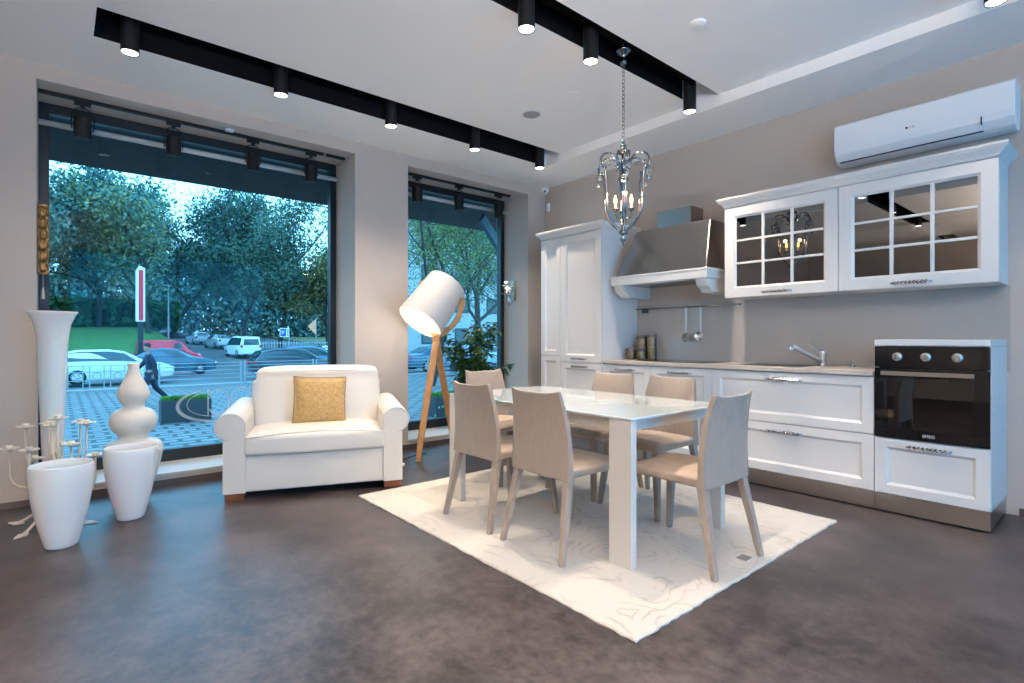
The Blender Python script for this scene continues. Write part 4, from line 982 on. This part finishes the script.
# cars ------------------------------------------------------------------
m_tyre = mat('tyre', (.012,.012,.012), .8); m_rim = mat('alloy_rim', (.55,.57,.6), .25, .9); m_cglass = mat('dark_car_glass', (.02,.05,.06), .06, spec=.8); m_light = mat('head_lamp', (.7,.75,.8), .15); m_tail = mat('tail_lamp', (.5,.03,.02), .3)
def car(loc, rz, kind, color, label, name='car', side_=None):
    """local: +x is the front"""
    m = mat('car_paint', color, .25, .1, coat=.6); r = empty(name, loc, rz); tag(r, label, 'van' if 'van' in name else 'car', 'cars in the street outside')
    # stations: x, lower z, belt z, top z, half width, top half width
    K = {'hatch': (4.5, .88, [(-2.25,.42,.80,.84,.74,.62),(-2.20,.28,.92,1.00,.84,.66),(-1.85,.22,.96,1.34,.88,.60),(-1.3,.20,.97,1.455,.89,.62),(-.2,.20,.96,1.47,.90,.63),(.35,.20,.95,1.38,.90,.62),(1.10,.20,.93,.975,.89,.68),(1.9,.22,.80,.83,.86,.66),(2.2,.28,.66,.69,.76,.56),(2.27,.36,.55,.58,.62,.48)], [(2,3),(3,4),(4,5)], (5,6), (1,2)),
         'sedan': (4.7, .9, [(-2.35,.42,.80,.84,.74,.64),(-2.28,.28,.92,.99,.84,.68),(-1.65,.22,.97,1.06,.88,.66),(-1.0,.20,.97,1.38,.89,.60),(-.3,.20,.96,1.45,.90,.61),(.3,.20,.95,1.39,.90,.60),(1.15,.20,.93,.97,.89,.68),(1.95,.22,.80,.83,.86,.66),(2.28,.28,.66,.69,.76,.56),(2.36,.36,.55,.58,.62,.48)], [(2,3),(3,4),(4,5)], (5,6), (2,3)),
         'van': (4.4, .9, [(-2.2,.30,.95,1.70,.84,.70),(-2.12,.24,1.0,1.78,.88,.72),(-1.0,.22,1.0,1.84,.90,.74),(.2,.22,1.0,1.83,.90,.73),(.75,.22,1.0,1.70,.90,.70),(1.35,.22,.98,1.08,.89,.70),(1.95,.24,.86,.90,.84,.66),(2.2,.34,.68,.72,.72,.56)], [(1,2),(2,3),(3,4)], (4,5), (0,1)),
         'suv': (4.6, .92, [(-2.3,.34,1.0,1.10,.84,.70),(-2.2,.28,1.05,1.50,.90,.66),(-1.3,.26,1.05,1.68,.92,.68),(-.1,.26,1.04,1.70,.93,.69),(.4,.26,1.03,1.62,.93,.67),(1.1,.26,1.02,1.08,.92,.74),(1.95,.28,.93,.97,.88,.70),(2.3,.36,.72,.76,.78,.6)], [(1,2),(2,3),(3,4)], (4,5), (0,1))}[kind]
    L, W_, st, side, wind, rear = K
    if side_ is not None: side = side_
    rings = [[(x,-w,zl),(x,-w*1.01,(zl+zb)/2),(x,-w,zb),(x,-wt,zt),(x,wt,zt),(x,w,zb),(x,w*1.01,(zl+zb)/2),(x,w,zl)] for (x,zl,zb,zt,w,wt) in st]
    n = 8; vs = [p for q in rings for p in q]; fs = [(i*n+k, i*n+(k+1)%n, (i+1)*n+(k+1)%n, (i+1)*n+k) for i in range(len(rings)-1) for k in range(n)]+[tuple(range(n)), tuple((len(rings)-1)*n+k for k in range(n-1,-1,-1))]
    MB().add(vs, fs).build('body', m, r, smooth=True, bevel=.05, seg=3)
    g = MB()
    def quad(a,b,c,d,off,ins=.10):
        q = [Vector(v) for v in (a,b,c,d)]; ce = sum(q, Vector())/4; q = [v+(ce-v)*ins+Vector(off) for v in q]; g.add(q, [(0,1,2,3)])
    for s,(kb,kt) in ((-1,(2,3)),(1,(5,4))):
        ids = [side[0][0]]+[j for i,j in side]
        q = [Vector(rings[i][kb])*.94+Vector(rings[i][kt])*.06 for i in ids]
        if side_ is None: q.append(Vector(rings[wind[1]][kb])*.72+Vector(rings[wind[0]][kb])*.28)
        q += [Vector(rings[i][kb])*.14+Vector(rings[i][kt])*.86 for i in reversed(ids)]
        ce = sum(q, Vector())/len(q); q = [v+(ce-v)*.03+Vector((0,s*.03,0)) for v in q]; g.add(q, [tuple(range(len(q)))])
    i,j = wind; quad(rings[i][3],rings[i][4],rings[j][4],rings[j][3],(.03,0,.03)); 
    i,j = rear
    if kind == 'van': quad((st[0][0],-.7,1.05),(st[0][0],.7,1.05),(st[0][0],.62,1.6),(st[0][0],-.62,1.6),(-.02,0,0),.05)
    else: quad(rings[i][3],rings[i][4],rings[j][4],rings[j][3],(-.03,0,.03))
    g.build('windows', m_cglass, r, fix=False)
    wr = .32 if kind != 'suv' else .36
    for wx in (-L*.29, L*.305):
        for s in (-1,1):
            T_ = Matrix.Translation((wx, s*(st[3][4]-.10), wr)) @ Matrix.Rotation(-s*PI/2,4,'X')
            w = MB().lathe([(wr*.6,-.1),(wr*.96,-.1),(wr,-.06),(wr,.09),(wr*.94,.12),(wr*.64,.12)],24,cap=False).xf(T_).build('wheel', m_tyre, r, smooth=True)
            b = MB().lathe([(wr*.66,.10),(wr*.60,.115),(wr*.56,.10)],24,cap=False)
            for k in range(5):
                a = 2*PI*k/5; b.hexa(*[[(math.cos(a+e)*rr_, math.sin(a+e)*rr_, z_) for rr_,e in ((.03,-.6),(wr*.60,-.16),(wr*.60,.16),(.03,.6))] for z_ in (.09,.115)])
            b.lathe([(.01,.10),(.06,.12),(.01,.13)],12,cap=False).xf(T_).build('rim', m_rim, w)
    f_ = st[-2]; b = MB()
    for s in (-1,1): b.box(f_[0]-.18,f_[0]+.05,s*f_[4]*.86-.12,s*f_[4]*.86+.12,f_[2]-.10,f_[2]+.02)
    b.build('head_lamp', m_light, r, bevel=.03)
    b = MB(); f_ = st[0]
    for s in (-1,1): b.box(f_[0]-.02,f_[0]+.12,s*f_[4]*.93-.10,s*f_[4]*.93+.10,f_[2]-.12,f_[2]+.12)
    b.build('tail_lamp', m_tail, r, bevel=.02)
    return r
car((-23.6,-2.95,GZ), PI/2, 'hatch', (.66,.68,.69), 'white hatchback parked at the kerb outside the large window').scale = (.94,.96,.98)
car((-28.3,-.3,GZ), PI/2, 'sedan', (.045,.11,.16), 'dark blue sedan behind the white hatchback').scale = (.90,.95,.97)
car((-37.2,.9,GZ), PI/2, 'van', (.75,.01,.03), 'red van farther up the street behind the blue sedan', 'van', [(3,4)]).scale = (.84,.95,.97)
car((-47.8,7.9,road_z(-47.8,0)+.0), math.radians(186), 'van', (.80,.82,.82), 'white van parked on the side street', 'van')
car((-62,8.9,road_z(-62,0)), math.radians(188), 'sedan', (.62,.66,.68), 'silver car parked behind the white van')
car((-71,8.4,road_z(-71,0)), math.radians(185), 'hatch', (.55,.60,.64), 'grey car farthest up the side street')
for i, (x, y) in enumerate(((-79,7.0),(-82,1.2),(-85,-4.6))):
    car((x,y,road_z(x,y)+.1), math.radians(80), 'sedan', [(.06,.06,.07),(.10,.08,.08),(.05,.07,.09)][i], ['right dark car in the row under the far trees','middle dark car in the row under the far trees','left dark car in the row under the far trees'][i])
car((-22.4,4.3,GZ), PI/2, 'hatch', (.03,.05,.07), 'dark estate car standing behind the white armchair').scale = (.92,.95,.97)
car((-25.6,6.2,GZ), PI/2, 'hatch', (.03,.16,.26), 'blue car behind the dark estate car')
car((-29.8,9.3,GZ), PI/2, 'sedan', (.75,.78,.80), 'white car partly hidden beside the right edge of the large window')
car((-19.0-3.2,12.6,GZ), PI/2, 'sedan', (.05,.13,.20), 'blue car seen through the narrow window beside the lamp')
car((-24.2,17.6,GZ), PI/2, 'hatch', (.30,.42,.48), 'pale blue car seen through the narrow window behind the lamp legs')

# signs, fence ------------------------------------------------------------
r = empty('totem_sign', (-31.5,-1.25,GZ)); tag(r, 'tall red and white totem sign on a dark post across the street', 'sign')
MB().box(-.10,.10,-.13,.13,0,2.85).build('post', m_frame, r)
MB().extrude([(-.21,2.85),(.21,2.85),(.21,5.85),(-.06,5.98),(-.21,5.70)],'x',-.12,.12).build('board', mat('white_sign',(.8,.8,.8),.5), r)
MB().box(.121,.125,-.09,.13,2.90,5.74).build('red_stripe', mat('red_sign',(.80,.02,.05),.5), r)
r = empty('parking_sign', (-44.5,10.6,road_z(-44.5,0)+.35)); tag(r, 'small blue and white parking sign on a thin post', 'sign')
MB().tube([(0,.40,-.4),(0,.40,2.3)], .035, 8).build('post', m_rail, r)
bd = MB().box(-.02,.02,-.42,.42,1.55,2.35).build('plate', mat('white_plate',(.75,.78,.8),.5), r)
MB().box(.021,.024,-.36,.12,1.62,2.28).build('blue_field', mat('blue_plate',(.02,.08,.5),.5), bd); text('P', .55, mat('white_print',(.8,.8,.8),.5), bd, (.026,-.15,1.74), (PI/2,0,PI/2))
MB().box(.021,.024,.24,.30,1.66,2.24).build('black_bar', m_black, bd)
r = empty('triangular_sign', (-41.5,12.0,road_z(-41.5,0))); tag(r, 'salmon triangular sign pointing left beside the park trees', 'sign')
MB().tube([(0,.30,0),(0,.30,3.6)], .03, 8).build('post', m_rail, r)
MB().extrude([(.32,2.15),(.32,3.60),(-.42,2.95)],'x',-.015,.015).build('plate', mat('salmon_plate',(.95,.36,.18),.5), r)
r = empty('picket_fence', (-48,18,road_z(-48,0))); tag(r, 'pale blue-white picket fence along the park', 'fence')
b = MB().box(-.02,.02,-9,6,.25,.32).box(-.02,.02,-9,6,1.15,1.22); m_pick = mat('pale_fence_paint',(.42,.50,.54),.6); b.build('rail', m_pick, r)
for k in range(60): y = -9+15*k/59; MB().box(-.015,.015,y-.03,y+.03,0,1.4).build('picket', m_pick, r)
r = empty('street_lamp', (-58,3.6,road_z(-58,0))); tag(r, 'slim grey street lamp pole between the far trees', 'street lamp')
MB().tube([(0,0,0),(0,0,6.5)], [.09,.05], 8).build('pole', m_rail, r); MB().box(-.1,.1,-.5,.1,6.45,6.55).build('lamp_head', m_rail, r)

# trees -----------------------------------------------------------------
def tree(loc, H, cr, seed, cols, nleaf, label, ls=.20, name='tree', cat='tree', grp='trees in the park', base=.25, splay=1.0, bark=(.045,.04,.035), droop=0):
    rnd = random.Random(seed); r = empty(name, loc); tag(r, label, cat, grp); tips = []; b = MB()
    def branch(p, d, L, rad, lev):
        pts = [p]; q = p.copy(); dd = d.copy(); n = 5
        for i in range(n):
            dd = (dd+Vector((rnd.gauss(0,.13),rnd.gauss(0,.13),rnd.gauss(0,.07)-droop*lev*.05))).normalized(); q = q+dd*L/n; pts.append(q.copy())
            if lev > 0: tips.append((q.copy(), lev))
        b.tube(pts, [rad*(1-.55*i/n) for i in range(n+1)], 6 if lev < 2 else 4, cap=False)
        if lev < 3:
            k = rnd.randint(3,4) if lev else 6
            for j in range(k):
                f = (.45 if lev else base+.1)+(.6 if lev else (.9-base))*j/k; s = pts[min(n, max(1, int(f*n+.5)))]
                a = rnd.uniform(0,2*PI); up = rnd.uniform(.15,.8); nd = (Vector((math.cos(a),math.sin(a),0))*splay+Vector((0,0,up))).normalized()
                nd = (nd*.75+dd*.45).normalized(); branch(s, nd, L*rnd.uniform(.5,.68)*(cr/(H*.35) if lev == 0 else 1), rad*.42, lev+1)
    branch(Vector((0,0,-.1)), Vector((rnd.gauss(0,.04),rnd.gauss(0,.04),1)), H*.78, H*.018+.06, 0)
    b.build('trunk', mat('bark', bark, .9), r, smooth=True)
    per = max(1, nleaf//len(cols)); rs = np.random.RandomState(seed)
    T_ = np.array([t[0] for t in tips]); T_ = T_[T_[:,2] > H*base]
    for ci, c in enumerate(cols):
        idx = rs.randint(0, len(T_), per); P = T_[idx]+rs.normal(0, cr*.13, (per,3))
        if ci % 2: P[:,2] -= 0
        d = rs.normal(0,1,(per,3)); d /= np.linalg.norm(d,axis=1)[:,None]; e = np.cross(d, rs.normal(0,1,(per,3))); e /= np.linalg.norm(e,axis=1)[:,None]
        s = ls*rs.uniform(.5,1.2,(per,1)); V_ = np.stack([P-d*s, P+e*s*.55, P+d*s, P-e*s*.55], 1).reshape(-1,3)
        me = bpy.data.meshes.new('foliage'); me.vertices.add(per*4); me.vertices.foreach_set('co', V_.ravel()); me.loops.add(per*4); me.loops.foreach_set('vertex_index', np.arange(per*4))
        me.polygons.add(per); me.polygons.foreach_set('loop_start', np.arange(0,per*4,4)); me.polygons.foreach_set('loop_total', np.full(per,4)); me.update(); me.validate()
        me.materials.append(mat('leaves', c, .8)); o = bpy.data.objects.new('foliage', me); COL.objects.link(o); o.parent = r
def ray(px, D): rr = (px-512)/534; return 4.931+D*(-math.cos(AL)+math.sin(AL)*rr), -4.735+D*(math.sin(AL)+math.cos(AL)*rr)
G1, G2, G3, G4 = (.05,.14,.13), (.085,.20,.17), (.20,.25,.12), (.32,.24,.12)  # first two greens pushed to teal, blue haze put into the colour
TR = [(-56.9,-6.9,10.0,5.4,21,[G1,G2],28000,'dark green park tree at the left edge of the large window'),
      (-61.9,-1.8,10.2,5.2,22,[G1,G2],28000,'dark green park tree behind the totem sign'),
      (-54.0,1.5,9.5,4.2,23,[G3,G2],15000,'yellow-green tree with an open crown right of the totem sign'),
      (-68.1,5.2,14.2,5.6,24,[G1,(.07,.17,.12)],24000,'dense blue-green tree in the middle of the park'),
      (-74.0,14.5,13.2,4.8,25,[(.07,.15,.10),G1],17000,'thin blue-green tree behind the parked silver cars'),
      (-60.6,15.0,13.6,5.4,26,[(.07,.15,.11),(.09,.17,.12)],17000,'tall airy tree with visible limbs at the right of the park'),
      (-57.6,19.6,8.5,3.8,27,[(.14,.16,.05),G4],11000,'low yellow and brown tree behind the parking sign'),
      (-53.0,25.5,10.5,4.6,28,[(.05,.11,.07),G4],12000,'brownish half-bare tree at the right edge of the large window'),
      (-64.0,-13.5,9.6,4.8,29,[G1,G2],16000,'dark tree at the far left behind the window frame')]
for (x,y,H,cr,sd,cols,nl,lab) in TR: tree((x,y,road_z(x,y)+bank_z(x,y)), H, cr, sd, cols, nl, lab)
# trees close to the narrow window
tree((-13.5,6.6,GZ), 6.5, 3.2, 41, [(.08,.16,.06),(.20,.21,.07)], 22000, 'crooked tree with yellow-green leaves outside the narrow window', ls=.055, grp='trees outside the narrow window', splay=1.3, base=.3)
tree((-19.0,13.0,GZ), 9.5, 4.2, 42, [(.06,.13,.08),(.14,.16,.08)], 22000, 'darker tree farther behind the crooked tree outside the narrow window', ls=.10, grp='trees outside the narrow window', splay=1.2, base=.25)
# woods closing the view
rs = np.random.RandomState(9); N_ = 110000
yy = rs.uniform(-60,95,N_); xx = -92-rs.uniform(0,10,N_)+yy*.10; top = 14+1.6*np.sin(yy*.21)+1.6*np.sin(yy*.53+1)+1.0*np.sin(yy*1.3)
zzz = 1+rs.uniform(0,1,N_)**.8*(top-1); P = np.stack([xx,yy,zzz],1); d = rs.normal(0,1,(N_,3)); d /= np.linalg.norm(d,axis=1)[:,None]; e = np.cross(d, rs.normal(0,1,(N_,3))); e /= np.linalg.norm(e,axis=1)[:,None]
Vv = np.stack([P-d*.38,P+e*.26,P+d*.38,P-e*.26],1).reshape(-1,3)
me = bpy.data.meshes.new('distant_woods'); me.vertices.add(N_*4); me.vertices.foreach_set('co', Vv.ravel()); me.loops.add(N_*4); me.loops.foreach_set('vertex_index', np.arange(N_*4)); me.polygons.add(N_); me.polygons.foreach_set('loop_start', np.arange(0,N_*4,4)); me.polygons.foreach_set('loop_total', np.full(N_,4)); me.update()
me.materials.append(mat('distant_leaves', (.10,.24,.22), .9, noise=(.15,(.20,.20,.12),3,.4,.7))); o = bpy.data.objects.new('distant_woods', me); COL.objects.link(o)  # distance haze put into the pale teal of the leaves
tag(o, 'blue-green woods closing the view beyond the park', 'woods', kind='stuff')
# hedge at the foot of the woods on the grass bank
for i,(x,y,w) in enumerate(((-63,-8.5,6),(-66,1.5,4))):
    rs = np.random.RandomState(60+i); n = 5000; P = np.stack([x+rs.normal(0,1.2,n), y+rs.uniform(-w,w,n), road_z(x,y)+bank_z(x,y)+rs.uniform(0,2.6,n)],1)-np.array([x,y,0]); d = rs.normal(0,1,(n,3)); d /= np.linalg.norm(d,axis=1)[:,None]; e = np.cross(d, rs.normal(0,1,(n,3))); e /= np.linalg.norm(e,axis=1)[:,None]
    Vv = np.stack([P-d*.4,P+e*.25,P+d*.4,P-e*.25],1).reshape(-1,3); lf = [(4*k,4*k+1,4*k+2,4*k+3) for k in range(n)]
    tag(MB().add(Vv.tolist(), lf).build('shrubbery', mat('shrub_leaves',(.03,.11,.045),.9), loc=(x,y,0), fix=False), ['dark shrubbery along the top of the grass bank, left','dark shrubbery along the top of the grass bank, right of the totem sign'][i], 'shrub', 'shrubs on the bank')
rnd = random.Random(8)
for i,(x,y,w,h_) in enumerate(((-3.6,1.9,.8,.75),(-5.4,3.9,.9,.8))):
    rs = np.random.RandomState(70+i); n = 3500; P = np.stack([rs.normal(0,.3,n), rs.uniform(-w,w,n), rs.uniform(0,h_,n)*(.6+.4*rs.uniform(0,1,n))],1); d = rs.normal(0,1,(n,3)); d /= np.linalg.norm(d,axis=1)[:,None]; e = np.cross(d, rs.normal(0,1,(n,3))); e /= np.linalg.norm(e,axis=1)[:,None]
    Vv = np.stack([P-d*.05,P+e*.03,P+d*.05,P-e*.03],1).reshape(-1,3)
    tag(MB().add(Vv.tolist(), [(4*k,4*k+1,4*k+2,4*k+3) for k in range(n)]).build('shrub', mat('low_shrub_leaves',(.09,.20,.07),.9,noise=(3,(.25,.20,.10),3,.4,.65)), loc=(x,y,GZ), fix=False), ['low leafy shrub on the pavement right outside the narrow window','low leafy shrub farther out beyond the narrow window'][i], 'shrub', 'shrubs outside the narrow window')
# pale building behind the narrow window
bx, by = ray(455, 52); r = empty('apartment_block', (bx, by, 0)); tag(r, 'pale apartment block seen through branches in the narrow window', 'building'); r.rotation_euler = (0,0,math.radians(-12))
MB().box(-6,0,-8,16,-2,13).build('wall', mat('pale_render',(.36,.40,.43),.8), r)
for j in range(4):
    for k in range(6):
        w = MB().box(.0,.06,-6.8+k*3.4,-5.4+k*3.4,.6+j*3,2.1+j*3).build('window', m_frame, r); MB().box(.061,.07,-6.7+k*3.4,-5.5+k*3.4,.7+j*3,2.0+j*3).build('pane', m_cglass, w)

# pedestrian ------------------------------------------------------------
def skin(name, joints, edges, m, parent, sub=2):
    me = bpy.data.meshes.new(name); me.from_pydata([j[0] for j in joints], edges, []); me.materials.append(m)
    o = bpy.data.objects.new(name, me); COL.objects.link(o); o.parent = parent
    o.modifiers.new('skin','SKIN'); 
    for i, j in enumerate(joints):
        rr = j[1] if isinstance(j[1], tuple) else (j[1], j[1]); me.skin_vertices[0].data[i].radius = rr
    me.skin_vertices[0].data[0].use_root = True
    d = o.modifiers.new('sub','SUBSURF'); d.levels = sub; d.render_levels = sub
    return o
def person():
    # local: +x forward (walking), z up
    r = empty('person', (-13.5,-2.72,GZ), -PI/2); tag(r, 'person in a dark suit walking past on the pavement behind the gourd vase', 'person')
    sk = mat('skin', (.35,.20,.14), .5); cl = mat('dark_suit', (.012,.016,.035), .8); hr = mat('dark_hair', (.02,.015,.012), .8); sh = mat('black_shoe', (.01,.01,.01), .4)
    J = [((0,0,.93),(.12,.09)),((.02,0,1.15),(.12,.09)),((.05,0,1.38),(.13,.09)),((.07,0,1.47),.05),((.09,0,1.53),.05),((.11,0,1.62),(.085,.075)),((.11,0,1.70),(.08,.07)),
         ((.05,.19,1.40),.05),((-.08,.22,1.15),.042),((-.05,.22,.92),.032),((.05,-.19,1.40),.05),((.17,-.22,1.17),.042),((.32,-.20,1.02),.032),
         ((.02,.09,.86),.085),((.24,.09,.50),.06),((.38,.09,.10),.042),((.50,.09,.04),.035),((-.02,-.09,.86),.085),((-.12,-.09,.48),.06),((-.42,-.09,.16),.042),((-.40,-.09,.03),.035)]
    E_ = [(0,1),(1,2),(2,3),(3,4),(4,5),(5,6),(2,7),(7,8),(8,9),(2,10),(10,11),(11,12),(0,13),(13,14),(14,15),(15,16),(0,17),(17,18),(18,19),(19,20)]
    skin('body', J, E_, sk, r)
    def sub_(idx, edges, k, name, m):
        mp = {a:i for i,a in enumerate(idx)}; js = []
        for a in idx:
            rr = J[a][1]; rr = rr if isinstance(rr, tuple) else (rr, rr); js.append((J[a][0], (rr[0]+k, rr[1]+k)))
        skin(name, js, [(mp[a],mp[b_]) for a,b_ in edges], m, r)
    sub_([1,0,2,3,7,8,9,10,11,12], [(1,0),(1,2),(2,3),(2,7),(7,8),(8,9),(2,10),(10,11),(11,12)], .022, 'jacket', cl)
    sub_([0,13,14,15,17,18,19], [(0,13),(13,14),(14,15),(0,17),(17,18),(18,19)], .02, 'trousers', cl)
    for (x,z,a,y) in ((.45,.045,0,.09),(-.40,.10,.9,-.09)):
        MB().lathe([(.02,-.03),(.05,-.028),(.05,.01),(.03,.04)],14,sy=.8).xf(Matrix.Translation((x,y,z)) @ Matrix.Rotation(a,4,'Y') @ Matrix.Scale(2.3,4,(1,0,0))).build('shoe', sh, r, smooth=True)
    b = MB().lathe([(.082,.02),(.090,.05),(.082,.09),(.05,.120),(.005,.130)],20,cap=False,sy=.88).xf(Matrix.Translation((.095,0,1.66)) @ Matrix.Rotation(-.25,4,'Y')); b.build('hair', hr, r, smooth=True)
    # hands: palm with four fingers and a thumb
    for (p, s) in ((Vector((-.04,.22,.89)),1),(Vector((.35,-.20,1.0)),-1)):
        js = [((p.x,p.y,p.z),(.022,.016)),((p.x+.01,p.y,p.z-.045),(.032,.014)),((p.x+.012,p.y,p.z-.075),(.034,.012))]; es = [(0,1),(1,2)]
        for k,(dx,L) in enumerate(((-.03,.055),(-.01,.068),(.01,.072),(.03,.06))):
            a = len(js); js.append(((p.x+dx+.012,p.y,p.z-.085),.0085)); js.append(((p.x+dx+.014,p.y-s*.008,p.z-.085-L*.55),.008)); js.append(((p.x+dx+.012,p.y-s*.022,p.z-.085-L),.007)); es += [(2,a),(a,a+1),(a+1,a+2)]
        a = len(js); js.append(((p.x+.05,p.y-s*.01,p.z-.05),.010)); js.append(((p.x+.062,p.y-s*.02,p.z-.085),.008)); es += [(1,a),(a,a+1)]
        skin('hand', js, es, sk, r, 1)
person()
